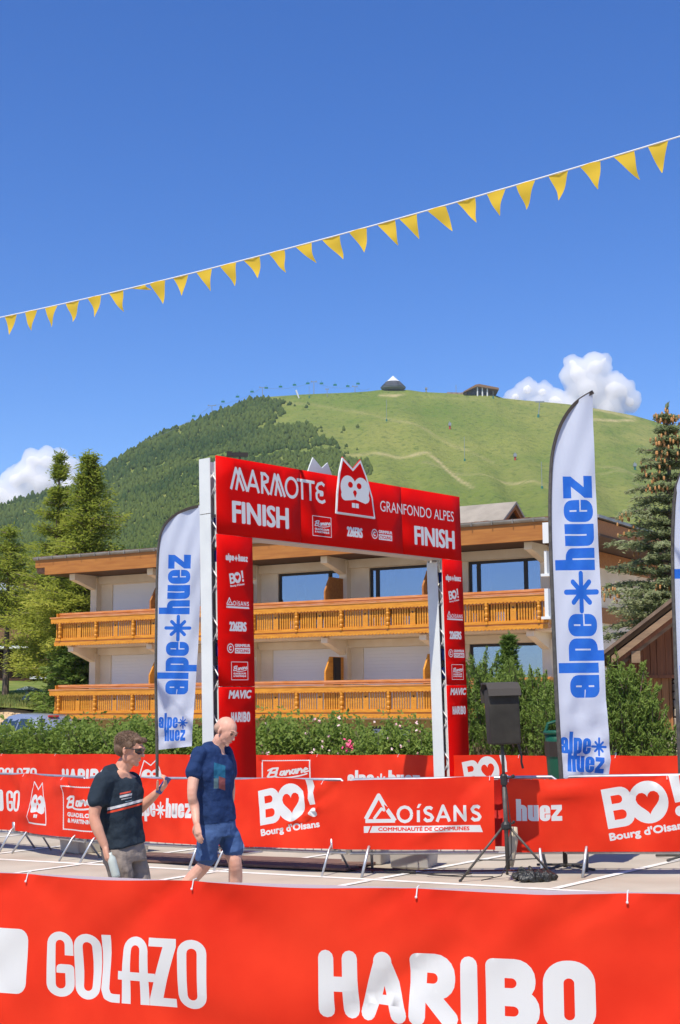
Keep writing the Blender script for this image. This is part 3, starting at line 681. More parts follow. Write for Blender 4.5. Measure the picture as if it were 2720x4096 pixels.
ch = empty('chalet', E0, (0, 0, CH_ROT), 'long white apartment chalet with two carved honey coloured timber balconies', 'building')
def bx(name, m, *a, parent=ch, bevel=0): mb = MB(); mb.box(*a); return mb.build(name, m, parent, bevel=bevel)
PW = [0.6+3.72*k for k in range(6)]                                        # party walls
END = 19.75
# storey walls (recessed 1.45 m behind the balcony front)
def wall_holes(z0, z1, holes, name='wall', m=stucco, y0=1.45, y1=1.7, x0=.6, x1=END):
    mb = MB(); x = x0
    for (a_, b_, c_, d_) in sorted(holes):
        mb.box(x, a_, y0, y1, z0, z1); mb.box(a_, b_, y0, y1, z0, c_); mb.box(a_, b_, y0, y1, d_, z1); x = b_
    mb.box(x, x1, y0, y1, z0, z1); return mb.build(name, m, ch)
UPW = [(8.93, 11.55), (12.67, 15.0), (16.41, 19.1)]
wall_holes(4.28, 6.95, [(a_, b_, 4.30, 6.62) for a_, b_ in UPW] + [(1.32, 4.0, 4.30, 6.60), (5.0, 7.6, 4.30, 6.60)])
wall_holes(1.60, 4.20, [(a_, b_, 1.62, 3.92) for a_, b_ in [(1.3, 4.0), (5.0, 7.75), (8.7, 11.45), (12.4, 15.2), (16.4, 19.1)]])
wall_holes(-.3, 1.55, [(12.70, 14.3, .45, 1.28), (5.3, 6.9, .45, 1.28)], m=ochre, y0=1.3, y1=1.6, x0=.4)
bx('wall', stucco, .48, .60, 1.45, 9, -.3, 6.95)                             # left gable wall
bx('wall', stucco, END, END+.3, 1.45, 9.5, -.3, 5.0); bx('wall', stucco, END, END+.3, 1.45, 9.5, 5.08, 6.9)
bx('timber_band', brown, END-.02, END+.36, 1.4, 9.6, 4.60, 5.10)
bx('wall', stucco, .5, END, 8.8, 9.0, -.3, 6.95)
def window(x0, x1, z0, z1, mull, y=1.52):
    w = empty('window', (0, 0, 0)); w.parent = ch
    mb = MB(); f = .09
    mb.box(x0, x0+f, y, y+.08, z0, z1); mb.box(x1-f, x1, y, y+.08, z0, z1); mb.box(x0+f, x1-f, y, y+.08, z1-f, z1); mb.box(x0+f, x1-f, y, y+.08, z0, z0+f)
    for q in mull: mb.box(q-.06, q+.06, y-.01, y+.07, z0+f, z1-f)
    mb.build('frame', frame_d, w); xs = [x0+f]+sum([[q-.06, q+.06] for q in mull], [])+[x1-f]
    for k in range(0, len(xs), 2): mb = MB(); mb.box(xs[k], xs[k+1], y+.03, y+.045, z0+f, z1-f); mb.build('pane', glass, w)
    for a_, c_ in ((x0+.12, x0+.12+(x1-x0)*.24), (x1-.40, x1-.12)):
        mb = MB()
        for k in range(int((c_-a_)/.07)): mb.lathe([(.05, z0), (.045, z1-.05)], (a_+k*.07, y+.16, 0), 6)
        mb.build('curtain', mat('pale_curtain', (.42, .36, .28), .9), w)
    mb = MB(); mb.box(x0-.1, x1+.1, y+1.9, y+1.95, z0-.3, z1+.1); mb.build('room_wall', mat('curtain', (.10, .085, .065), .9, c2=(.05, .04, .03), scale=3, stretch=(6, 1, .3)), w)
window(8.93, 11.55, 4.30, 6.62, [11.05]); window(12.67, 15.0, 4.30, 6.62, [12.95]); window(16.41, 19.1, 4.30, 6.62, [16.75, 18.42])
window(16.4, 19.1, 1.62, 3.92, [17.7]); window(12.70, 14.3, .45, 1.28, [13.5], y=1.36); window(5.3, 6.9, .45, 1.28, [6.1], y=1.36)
def shutter_part(x0, x1, z0, z1):
    mb = MB(); n_ = int((z1-z0)/.11)
    for k in range(n_):
        a_ = z0+(z1-z0)*k/n_; c_ = z0+(z1-z0)*(k+1)/n_; mb.prism([(1.505, a_), (1.50, a_+.004), (1.50, c_-.004), (1.505, c_), (1.56, c_), (1.56, a_)], 'x', x0, x1)
    mb.build('roller_shutter', shutter, ch)
for a_, b_ in [(1.32, 4.0), (5.0, 7.6)]: shutter_part(a_, b_, 4.30, 6.60)
for a_, b_ in [(1.3, 4.0), (5.0, 7.75), (8.7, 11.45), (12.4, 15.2)]: shutter_part(a_, b_, 1.62, 3.92)
# party piers with the tapered brackets that carry eave and balcony
for k, x in enumerate(PW):
    for (zt, tip, back) in ((6.95, .23, .60), (4.27-.06, .17, .62)):
        mb = MB(); mb.prism([(-.02, zt), (-.02, zt-tip), (.12, zt-tip-.02), (1.45, zt-back), (1.45, zt)], 'x', x-.13, x+.13); mb.build('bracket', stucco, ch)
    bx('pier', stucco, x-.13, x+.17, 1.18, 1.45, 4.30, 6.9); bx('pier', stucco, x-.13, x+.17, 1.18, 1.45, 1.62, 4.0)
bx('lintel', stucco, .75, END, 1.30, 1.445, 6.64, 6.93); bx('lintel', stucco, .75, END, 1.30, 1.445, 3.93, 4.19)
bx('balcony_slab', stucco, .3, END+.1, .10, 1.45, 4.20, 4.30); bx('balcony_slab', stucco, .1, END, .10, 1.45, 1.52, 1.62)
# eave: fascia, soffit, gutter, tile edge, roof
bx('soffit', soffit, -.55, END+1.9, -.30, 9.6, 6.95, 7.02)
bx('fascia', brown, -.42, END+.55, -.42, -.30, 6.94, 7.50); bx('fascia', brown, -.9, -.42, -.42, -.30, 7.22, 7.50)
mb = MB(); mb.prism([(-.43+.09*cos(t), 7.60+.10*sin(t)) for t in np.linspace(pi*.95, 2*pi, 9)] + [(-.36, 7.61), (-.50, 7.61)], 'x', -.95, END+.6); mb.build('gutter', zinc, ch)
for k in range(30): mb = MB(); x = -.7+k*.70; mb.box(x, x+.03, -.54, -.30, 7.50, 7.63); mb.build('gutter_clip', zinc, ch)
mb = MB(); mb.prism([(-.42, 7.50), (-.46, 7.64), (4.6, 8.15), (9.6, 7.6), (9.6, 7.0), (-.3, 7.02)], 'x', -.9, END+.6); mb.build('roof', tile, ch)
for k in range(150):
    if k == 0: tm = MB(); tm.box(0, .125, -.50, -.1, 0, .03); tme = tm.mesh('roof_tile', tile)
    link('roof_tile', tme, ch, (-.85+k*.140, random.uniform(-.02, .02), 7.645+random.uniform(-.012, .02)), (R(random.uniform(4, 8)), R(random.uniform(-3, 3)), R(random.uniform(-3, 3))))
bx('fascia', brown, END+1.7, END+1.85, -.3, 9.6, 7.02, 7.45); bx('fascia', brown, END+.56, END+1.7, -.42, -.30, 7.02, 7.48); bx('roof', zinc, END+.62, END+1.95, -.45, 9.6, 7.49, 7.58)
bx('timber_cladding', brown, END+.31, END+.40, 1.6, 9.4, 6.42, 6.92)
# dormer with a timber gable
dz = 7.9; dx = 16.75
mb = MB(); mb.prism([(2.4, 7.75), (3.9, 8.75), (5.4, 7.75)], 'x', 12.9, dx-.25); mb.build('dormer', brown, ch)
for sg in (-1, 1):
    mb = MB(); mb.prism([(3.9, 8.86), (3.9+sg*1.85, 7.62), (3.9+sg*1.85, 7.54), (3.9, 8.77)], 'x', 12.6, dx+.35); mb.build('dormer_roof', mat('grey_metal_roof', (.33, .29, .23), .55, c2=(.26, .23, .18), scale=2), ch)
    mb = MB(); mb.prism([(3.9, 8.74), (3.9+sg*1.7, 7.58), (3.9+sg*1.5, 7.58), (3.9, 8.60)], 'x', dx+.18, dx+.30); mb.build('barge_board', brown, ch)
for k in range(7):
    y = 3.0+k*.3; h = 8.45-abs(y-3.9)*.72
    mb = MB(); mb.box(dx-.2, dx-.12, y-.06, y+.06, 7.7, h); mb.build('gable_board', brown, ch)
bx('chimney_vent', board_white, END+.15, END+.45, -.50, -.43, 6.82, 7.45)
# divider screens between the flats
for k, x in enumerate(PW[1:5]):
    for fl, z0 in ((0, 4.30), (1, 1.62)):
        mb = MB(); top = z0+1.98
        mb.prism([(.02, z0), (.02, top-.50), (.34, top), (1.18, top), (1.18, z0)], 'x', x-.03, x+.03); o = mb.build('divider_screen', honey if fl else brown, ch)  # upper screens in darker timber, the eave's shade put into their colour
        if k == 2 and fl: mb = MB(); mb.box(x+.031, x+.06, .50, .95, z0+.3, top-.02); mb.box(x+.06, x+.07, .60, .85, z0+.9, top-.3); mb.build('dark_panel', frame_d, ch)
# balconies
def balcony(z0, name):
    """z0 = top of the upper handrail"""
    L0, L1 = 0.0, END+.1
    rail = MB(); rail.box(L0, L1, -.02, .10, z0-.07, z0).box(L0, L1, .0, .06, z0-.13, z0-.07); rail.build('handrail', honey_d, ch)
    rail = MB(); rail.box(L0-.22, L1+.05, -.30, .0, z0-.21, z0-.165); rail.build('ledge', honey_d, ch)
    def scallop(y0, y1, zt, zb, lab, xs, xe):
        pts = [(xe, zt), (xs, zt)]; n_ = int((xe-xs)/.13)
        for k in range(n_):
            x = xs+(xe-xs)*k/n_; w = (xe-xs)/n_
            pts += [(x+.001, zb+.025), (x+w*.25, zb), (x+w*.5, zb-.008), (x+w*.75, zb), (x+w*.999, zb+.025)]
        mb = MB(); mb.prism(pts, 'y', y0, y1); mb.build(lab, honey, ch)
    scallop(-.28, -.25, z0-.21, z0-.40, 'valance_board', L0-.18, L1+.02)
    rail = MB(); rail.box(L0, L1, -.24, -.06, z0-.42, z0-.36); rail.build('upper_rail', honey_d, ch)
    rail = MB(); rail.box(L0, L1, -.22, -.12, z0-1.06, z0-.95); rail.box(L0, L1, -.235, -.22, z0-1.05, z0-.99); rail.build('lower_rail', honey, ch)
    rail = MB(); rail.box(L0-.03, L1+.03, -.20, -.06, z0-1.10, z0-1.06); rail.build('moulding', honey_d, ch)
    scallop(-.25, -.21, z0-1.10, z0-1.235, 'apron_board', L0-.03, L1+.03)
    rail = MB(); rail.box(L0, L1, -.20, .12, z0-1.2, z0-1.12); rail.build('floor_beam', honey_d, ch)
    bays = [.24+1.76*k for k in range(12)]
    prof = [(.055, 0), (.06, .05), (.035, .07), (.055, .12), (.062, .17), (.04, .21), (.058, .27), (.064, .33), (.045, .38), (.05, .44), (.062, .50), (.045, .54), (.055, .58), (.055, .66)]
    pm = MB(); pm.box(-.055, .055, -.02, .07, 0, .66); pm.lathe([(r_, z_) for r_, z_ in prof], (0, -.045, 0), 8); pme = pm.mesh('baluster_post', honey)
    for x in bays:
        if x < L1: link('baluster_post', pme, ch, (x, -.20, z0-1.06))
    sl = MB()
    for a_ in bays:
        x0, x1 = a_+.10, a_+1.66
        cx = (x0+x1)/2
        for k in range(17):
            x = x0+(x1-x0)*(k+.5)/17
            if abs(x-cx) < .12 or x > L1-.05: continue
            sl.box(x-.029, x+.029, -.17, -.145, z0-.95, z0-.42)
    tag(sl.build('slats', honey, ch), kind='stuff')
    # wide plank in mid-bay; dark colour stands for the shade inside its heart hole
    hp_ = [(.0, .35), (-.035, .40), (-.03, .43), (-.01, .435), (0, .42), (.01, .435), (.03, .43), (.035, .40)]
    art = Art(); art.face(hp_, 1); art.disc(0, .27, .010, m=1, n=8); art.disc(0, .20, .008, m=1, n=8)
    o = printed('heart_plank', [(-.10, 0), (.10, 0), (.10, .53), (-.10, .53)], art, lambda u, v: (u, 0, v), [honey, frame_d], ch, 0, 0, False)
    o.modifiers.new('s', 'SOLIDIFY').thickness = .025; o.location = (bays[0]+.88, -.175, z0-.95)
    for a_ in bays[1:-1]:
        if a_+.9 < L1: c = o.copy(); col.objects.link(c); c.parent = ch; c.location = (a_+.88, -.175, z0-.95)
    mb = MB(); mb.box(L0-.02, L0+.02, -.15, 1.3, z0-1.1, z0-.02); mb.build('end_panel', honey, ch); mb = MB(); mb.box(L1-.02, L1+.02, -.15, 1.4, z0-1.1, z0-.02); mb.build('end_panel', honey, ch)
balcony(5.485, 'upper'); balcony(2.80, 'lower')
mb = MB(); mb.box(END+.12, END+.20, -.36, -.12, 5.9, 6.6); mb.box(END+.02, END+.30, -.42, -.08, 5.82, 5.9); mb.box(END+.10, END+.22, -.36, -.12, 4.6, 5.45); mb.box(END+.0, END+.3, -.42, -.08, 4.52, 4.6); mb.build('downpipe', board_white, ch)
# satellite mast behind the arch top
p = at(958, 1890, 66); mb = MB(); mb.tube([(0, 0, -4), (0, 0, 1.0)], .05, 6); mb.box(-.35, .4, -.05, .05, .75, .95); mb.box(-.6, -.35, -.1, .1, .75, 1.0); mb.box(.2, .5, -.1, .1, .3, .55); mb.tube([(-.1, 0, .3), (.25, 0, .1)], .06, 6)
tag(mb.build('aerial_mast', frame_d, loc=p), 'small dark aerial mast poking up behind the arch top left', 'aerial')

# ================================================================ DARK CHALET AND GRASS BANK AT THE LEFT
dkw = mat('dark_chalet_wood', (0.075, 0.032, 0.014), 0.85, c2=(0.045, 0.02, 0.01), scale=2, stretch=(4, 4, .5)); tan = mat('balcony_boards', (0.22, 0.125, 0.06), 0.85, c2=(0.15, .08, .04), scale=3, stretch=(8, 1, 1))
c = at(0, 2700, 78); c.z = 0
t = empty('dark_chalet', c, (0, 0, R(-12)), 'dark timber chalet half hidden by the tall larch at the left edge', 'building')
mb = MB(); mb.box(-6, 2.7, 2, 9, 2, 9.2); mb.build('wall', dkw, t)
mb = MB(); mb.box(-6, 1.6, .6, 2, 2.2, 4.9); mb.build('wall', dkw, t)
mb = MB(); mb.prism([(-6, 9.6), (-1.0, 9.0), (1.2, 8.5), (1.2, 8.25), (-6, 8.8)], 'y', -1, 9); mb.build('roof', mat('grey_sheet_roof', (.36, .39, .40), .5), t)
mb = MB(); mb.box(-6, 1.8, -.4, -.2, 5.5, 6.3); mb.build('balcony_rail', tan, t); mb = MB(); mb.box(-6, 2.2, -.3, 2, 5.2, 5.34); mb.build('balcony_slab', board_white, t)
mb = MB(); mb.box(1.7, 7, .4, .55, 4.0, 4.7); mb.build('balcony_rail', mat('pale_boards', (.45, .26, .14), .8), t); mb = MB(); mb.box(1.6, 8, .3, 3, 3.55, 3.68); mb.build('balcony_slab', board_white, t); mb = MB(); mb.box(1.8, 8, 2.9, 3.1, 1.5, 3.55); mb.build('wall', ochre, t)
for k in range(5): mb = MB(); mb.box(1.9+k*1.1, 2.05+k*1.1, .3, .4, 3.7, 4.7); mb.build('post', tan, t)
for x in (-.9, .5): mb = MB(); mb.box(x, x+.6, .55, .62, 2.5, 3.3); mb.build('window', frame_d, t)
for x in (-3.4, -1.2): mb = MB(); mb.box(x, x+1.1, 1.9, 2.0, 6.7, 8.1); mb.build('window', frame_d, t)
# chimney cowl in the grass
c = at(112, 2800, 60); p_ = empty('flue_cowl', c, label='grey metal chimney cowl with a flat hat standing in the grass at left', cat='chimney')
mb = MB(); mb.lathe([(.24, 0), (.24, .06), (.13, .22), (.09, .34), (.07, .44)], seg=12); mb.build('cowl', mat('weathered_tin', (.20, .26, .27), .5, c2=(.13, .17, .18), scale=5), p_)
mb = MB(); mb.lathe([(.50, .42), (.48, .45), (.12, .56), (.02, .57)], seg=14); mb.build('hat', bpy.data.materials['weathered_tin'], p_)
mb = MB(); mb.box(-.42, .42, -.3, .3, -.5, 0); mb.build('base', frame_d, p_)
grass_m = mat('bank_grass', (0.10, 0.155, 0.03), .95, c2=(0.20, 0.22, 0.06), scale=.8, detail=9, spec=.1)
soil_m = mat('bare_soil', (0.52, 0.37, 0.22), .95, c2=(0.42, .29, .16), scale=1.2, detail=8)
o = grid_fn('grass_bank', np.linspace(-60, 6, 60), np.linspace(58, 150, 30), lambda x, y: 2.05+min(6, (y-58)*.07)+.25*noise.noise(V((x*.3, y*.3, 0))), grass_m)
o = grid_fn('soil_bank', np.linspace(-40, -6, 60), np.linspace(54.5, 58.3, 8), lambda x, y: gz(x)+.2+(y-54.5)*.50+.18*noise.noise(V((x*.9, y*.9, 3))), soil_m)

# ================================================================ CAR BEHIND THE HEDGE
carp = mat('silver_car_paint', (0.42, 0.46, 0.53), 0.3, metal=.6, coat=.6); cglass = mat('car_glass', (.02, .03, .03), .08, spec=.8)
c = at(126, 2900, 48); c.z = 0.1
t = empty('parked_car', c, (0, 0, R(38)), 'silver hatchback seen from behind over the rose hedge', 'car')
# y forward (away), x right; roof top near z 1.62
st = [(-2.0, .55, .80, .55, .95), (-1.95, .80, .80, .50, 1.02), (-1.55, .84, .62, .45, 1.55), (-1.2, .85, .60, .42, 1.63), (-.2, .86, .60, .40, 1.66), (.5, .86, .60, .40, 1.58), (1.3, .85, .78, .42, 1.02), (2.1, .78, .72, .5, .82), (2.25, .55, .5, .6, .7)]
mb = MB(); n0 = 0
for (y, wb, wt, zb, zt) in st:
    zm = min(1.0, zt-.05)
    mb.v += [(-wb, y, zb), (wb, y, zb), (wb, y, zm), (wt, y, zt), (0, y, zt+.03), (-wt, y, zt), (-wb, y, zm)]
for i_ in range(len(st)-1):
    for k in range(7): mb.f.append([i_*7+k, i_*7+(k+1) % 7, i_*7+7+(k+1) % 7, i_*7+7+k]); mb.m.append(0)
mb.f += [list(range(7))[::-1], [len(st)*7-7+k for k in range(7)]]; mb.m += [0, 0]
o = mb.build('body', carp, t, smooth=True); o.modifiers.new('b', 'BEVEL').width = .03
mb = MB(); mb.add([(-.60, -1.93, 1.05), (.60, -1.93, 1.05), (.52, -1.60, 1.50), (-.52, -1.60, 1.50)], [(0, 1, 2, 3)]); mb.build('rear_window', cglass, t)
for sg in (-1, 1):
    for (y0, y1, y2, y3) in ((-1.35, -.55, -.55, -1.2), (-.45, .35, .25, -.45), (.42, 1.05, .62, .36)):
        mb = MB(); f = [(sg*.865, y0, 1.03), (sg*.865, y1, 1.03), (sg*.66, y2, 1.50), (sg*.66, y3, 1.50)]; mb.add(f, [(0, 1, 2, 3)]); mb.build('side_window', cglass, t)
    mb = MB(); mb.box(min(sg*.62, sg*.80), max(sg*.62, sg*.80), -2.02, -1.9, .75, 1.0); mb.build('tail_light', redp, t)
    for y in (-1.35, 1.4):
        mb = MB(); mb.tube([(sg*.72, y, .30), (sg*.88, y, .30)], .30, 16); mb.build('wheel', black_pl, t)
mb = MB(); mb.box(-.18, .18, -1.64, -1.55, 1.56, 1.61); mb.build('brake_light', redp, t)

# ================================================================ BARN AT THE RIGHT
barn_w = mat('reddish_barn_board', (0.33, 0.12, 0.05), .85, c2=(0.19, 0.075, 0.035), scale=3, stretch=(5, 5, .5), detail=8, lo=.3, hi=.7, bump=.003)
barn_l = mat('sunlit_barn_board', (0.50, 0.23, 0.085), .85, c2=(0.36, 0.14, 0.05), scale=3, stretch=(6, 6, .5), detail=8, lo=.3, hi=.7, bump=.003)  # lighter copy of the barn board, sunlight put into the colour
barn_r = mat('weathered_verge_board', (0.33, 0.215, 0.12), .85, c2=(0.20, .13, .08), scale=3, stretch=(.6, 4, 4), detail=8)
stone_m = mat('pale_limestone', (0.52, 0.45, 0.34), .9, c2=(0.38, .33, .26), scale=4, detail=8, bump=.01, bscale=12)
BY = 25.0
def bxz(px, py): p = at(px, py, BY); return p.x, p.z
def shear_y(mb): mb.v = [(x+.29*(y-BY), y, z) for x, y, z in mb.v]
t = empty('timber_barn', (0, 0, 0), label='reddish board barn with a steep overhanging roof at the right edge', cat='barn')
x0, zl = bxz(2560, 2700); xr = bxz(2950, 2700)[0]
ra = bxz(2425, 2622); rb = bxz(2725, 2392); sl_ = (rb[1]-ra[1])/(rb[0]-ra[0]); apex = 7.6
roof_z = lambda x: ra[1] + (x-ra[0])*sl_ if x < apex else ra[1]+(2*apex-x-ra[0])*sl_
xa = bxz(2455, 2700)[0]; w_ = .115
x = xa
k = 0
while x < 9.6:
    w_ = random.uniform(.10, .16); z1 = min(roof_z(x), roof_z(x+w_))-.12
    mb = MB(); mb.box(x, x+w_-.008, BY+random.uniform(0, .015), BY+.04, zl-.02, max(z1, zl)); mb.build('board', barn_w, t); x += w_
x = x0
xe = bxz(2694, 2800)[0]
zb = bxz(2600, 2932)[1]
while x < xe:
    w_ = random.uniform(.10, .15); mb = MB(); mb.box(x, min(x+w_, xe)-.008, BY+.04+random.uniform(0, .012), BY+.07, zb, zl-.03); mb.build('board', barn_l, t); x += w_
mb = MB(); mb.box(xa, 9.6, BY+.1, BY+6, .5, 3.0); shear_y(mb); mb.build('wall', dkw, t); mb = MB(); mb.box(xa, xe+.05, BY-.03, BY+.05, zl-.06, zl); mb.build('sill_beam', barn_w, t)
for (o0, o1, dz_, yy, nm, mm_) in ((0, .13, .0, BY-.75, 'verge_board', barn_r), (.13, .22, .05, BY-.68, 'verge_board', barn_w), (.20, .30, .0, BY-.60, 'verge_board', barn_r)):
    mb = MB(); pts = [(ra[0]-.05, roof_z(ra[0]-.05)-o0), (apex, roof_z(apex)-o0), (apex, roof_z(apex)-o1), (ra[0]-.05, roof_z(ra[0]-.05)-o1)]
    mb.prism(pts, 'y', yy, yy+.05); mb.build(nm, mm_, t)
mb = MB(); mb.prism([(ra[0]-.15, roof_z(ra[0]-.15)+.02), (apex, roof_z(apex)+.06), (2*apex-ra[0], ra[1]), (2*apex-ra[0], ra[1]-.1), (apex, roof_z(apex)-.02), (ra[0]-.15, roof_z(ra[0]-.15)-.04)], 'y', BY-.80, BY+6.5); shear_y(mb); mb.build('roof', mat('shingle_roof', (.22, .15, .10), .9, c2=(.14, .10, .07), scale=5), t)
for k in range(5): mb = MB(); y = BY-.7+k*1.4; mb.box(ra[0]+.3, ra[0]+.45, y, y+.1, ra[1]-.15, ra[1]+.05); mb.build('rafter', barn_r, t)
def stones(x0, x1, z0, z1, y):
    z = z0; r_ = 0
    while z < z1-.03:
        h = min(random.uniform(.13, .20), z1-z); x = x0
        while x < x1-.02:
            w = min(random.uniform(.16, .34), x1-x)
            if x1-(x+w) < .08: w = x1-x
            mb = MB(); mb.box(x+.008, x+w-.008, y+random.uniform(-.03, .03), y+.35, z+.007, z+h-.007); mb.build('stone', stone_m, t, bevel=.02); x += w
        z += h
sx = lambda px: bxz(px, 2900)[0]; szz = lambda py: bxz(2600, py)[1]
stones(sx(2526), sx(2558), szz(3040), szz(2868), BY+.02); stones(sx(2698), sx(2760), szz(3040), szz(2720), BY-.05); stones(sx(2560), sx(2696), szz(3040), szz(2936), BY+.04)
mb = MB(); mb.box(sx(2526), 9.6, BY+.15, BY+.6, -.2, zb); mb.build('footing', stone_m, t)

# ================================================================ VEGETATION
leaf_rose = mat('rose_leaf', (0.12, 0.21, 0.032), .6, tint=(0.29, 0.37, 0.07), trans=.5, spec=.3)
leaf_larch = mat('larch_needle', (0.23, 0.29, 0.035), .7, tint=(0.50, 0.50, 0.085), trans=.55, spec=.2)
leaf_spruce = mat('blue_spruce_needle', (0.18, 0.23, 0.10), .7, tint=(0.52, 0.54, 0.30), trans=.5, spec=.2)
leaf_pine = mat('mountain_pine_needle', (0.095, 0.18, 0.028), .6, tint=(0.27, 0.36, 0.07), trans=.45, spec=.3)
cone_m = mat('spruce_cone', (0.50, 0.26, 0.09), .8, c2=(0.36, .17, .05), scale=20); bark = mat('bark', (0.10, 0.07, 0.05), .9, c2=(.18, .13, .10), scale=8, stretch=(1, 1, .3)); twig_m = mat('dead_twig', (.26, .20, .15), .9)
flower = mat('rose_petal', (0.80, 0.42, 0.42), .6, tint=(.85, .70, .66), trans=.2); flower_p = mat('deep_pink_petal', (0.75, .08, .20), .6)
def rand_unit(n_): v = rng.normal(0, 1, (n_, 3)); return v/np.linalg.norm(v, axis=1)[:, None]
def quads(P, size, aspect=.5, up=None, axis=None):
    """leaf-sized faces at points P; axis = long direction (or random)"""
    n_ = len(P); a_ = rand_unit(n_) if axis is None else axis+rand_unit(n_)*.25
    a_ /= np.linalg.norm(a_, axis=1)[:, None]; b_ = np.cross(a_, np.array([[-.15, -.45, 1.]])+rand_unit(n_)*.8); b_ /= np.linalg.norm(b_, axis=1)[:, None]+1e-9
    s = (np.asarray(size)*rng.uniform(.6, 1.3, n_))[:, None]; u = a_*s; w = b_*s*aspect
    V_ = np.stack([P-u, P+w*.9, P+u, P-w*.9], 1).reshape(-1, 3)
    return V_, np.arange(n_*4).reshape(-1, 4)
def lumps(n_, c, r, nl, lr):
    """points on the skins of many small lumps spread through an ellipsoid"""
    lc = rand_unit(nl)*rng.uniform(.45, 1.0, (nl, 1))**.6*np.array(r)+np.array(c)
    k = rng.integers(0, nl, n_); return lc[k]+rand_unit(n_)*rng.uniform(.55, 1.05, (n_, 1))*lr*rng.uniform(.7, 1.2, (nl, 1))[k], k
def rose_mesh(nm, w=1.35, d=.8, h=1.7, n_=5200):
    P, k = lumps(n_, (0, 0, h*.55), (w*.82, d*.8, h*.40), 70, .24); P = P[P[:, 2] > 0.02]
    n2 = 500; S, _ = lumps(n2, (0, 0, h*.70), (w*.95, d*.9, h*.42), 40, .16); P = np.concatenate([P, S[S[:, 2] > .05]])
    V_, Q = quads(P, .045, .6); tn = np.repeat(rng.uniform(0, 1, 70)[rng.integers(0, 70, len(P))]*.6+rng.uniform(0, .4, len(P)), 4)
    return np_mesh(nm, V_, Q, leaf_rose, tint=tn)
def petals(nm, n_, w, d, h, mm_, s=.028):
    A_ = rng.uniform(0, 2*pi, n_); P = np.stack([w*.98*np.cos(A_)*rng.uniform(.2, 1, n_), -d*rng.uniform(.75, 1.02, n_), h*rng.uniform(.35, .95, n_)], -1)
    P = np.repeat(P, 4, 0)+rng.normal(0, .012, (n_*4, 3)); V_, Q = quads(P, s, .9); return np_mesh(nm, V_, Q, mm_, tint=np.repeat(rng.uniform(0, 1, n_*4), 4))
rm1 = [rose_mesh('leaves') for _ in range(3)]; rf = [petals('blossoms', 16, 1.3, .8, 1.75, flower) for _ in range(2)]
bt = MB()
for k in range(14): a_ = random.uniform(0, 6.28); bt.tube([(.2*cos(a_), .15*sin(a_), 0), (.6*cos(a_), .4*sin(a_), .7), (1.0*cos(a_), .6*sin(a_), 1.45)], [.014, .010, .004], 5)
bsm = bt.mesh('stems', bark)
def bush(px, top, Y, label, sc_=1.0, wide=1.0, fl=True, k=0, group='rose bushes of the hedge'):
    p = at(px, top, Y); g0 = gz(p.x); h = (p.z-g0)/1.72
    t = empty('rose_bush', (p.x, Y, g0), (0, 0, random.choice([0, pi]) if not fl else 0), label, 'bush', group); t.scale = (wide*sc_, sc_*1.1, h)
    c = link('leaves', rm1[k % 3], t); link('stems', bsm, t)
    if fl: link('blossoms', rf[k % 2], t)
HB = [(-80, 2872, 34.6, 1.3, 0, 'rose bush at the far left end of the hedge, below the silver car'), (95, 2905, 34.0, 1.2, 0, 'low rose bush directly in front of the silver car'), (225, 2882, 33.4, 1.15, 0, 'dense rose bush right of the silver car'), (350, 2872, 32.8, 1.1, 0, 'dense rose bush under the left end of the lower balcony'),
      (475, 2865, 32.2, 1.1, 0, 'rose bush above the left man with a few orange hips'), (590, 2872, 31.6, 1.1, 0, 'rose bush just behind the shorter feather flag'), (720, 2885, 31.0, 1.1, 0, 'rose bush between the shorter feather flag and the arch'), (860, 2885, 30.6, 1.1, 0, 'rose bush behind the left leg of the arch'), (1000, 2880, 30.0, 1.0, 0, 'rose bush touching the right edge of the arch left leg'),
      (1105, 2852, 29.6, 1.05, 1, 'flowering rose bush inside the arch, left of the two tall ones'), (1265, 2848, 29.0, 1.05, 1, 'tallest flowering rose bush inside the arch'), (1390, 2895, 28.6, .8, 1, 'lower rose bush beside the basement window'),
      (1580, 2868, 27.4, .85, 1, 'rose bush right of the basement window'), (1700, 2885, 27.0, .8, 1, 'rose bush behind the right tower of the arch')]
for i_, (px, tp, Y, w, f, lb) in enumerate(HB): bush(px, tp, Y, lb, 1.0, w, bool(f), i_)
p = at(1480, 2975, 28.2); t = empty('rose_bush', (p.x, 28.2, gz(p.x)), label='very low rose growth right below the basement window', cat='bush', group='rose bushes of the hedge'); t.scale = (.8, 1, .75); link('leaves', rm1[1], t)
p = at(1400, 2985, 27.6)
V_, Q = quads(np.array(p)[None]+rng.normal(0, .05, (60, 3)), .035, .9); tag(link('pink_rose', np_mesh('pink_rose', V_, Q, flower_p)), 'single deep pink rose low in the hedge inside the arch', 'flower')

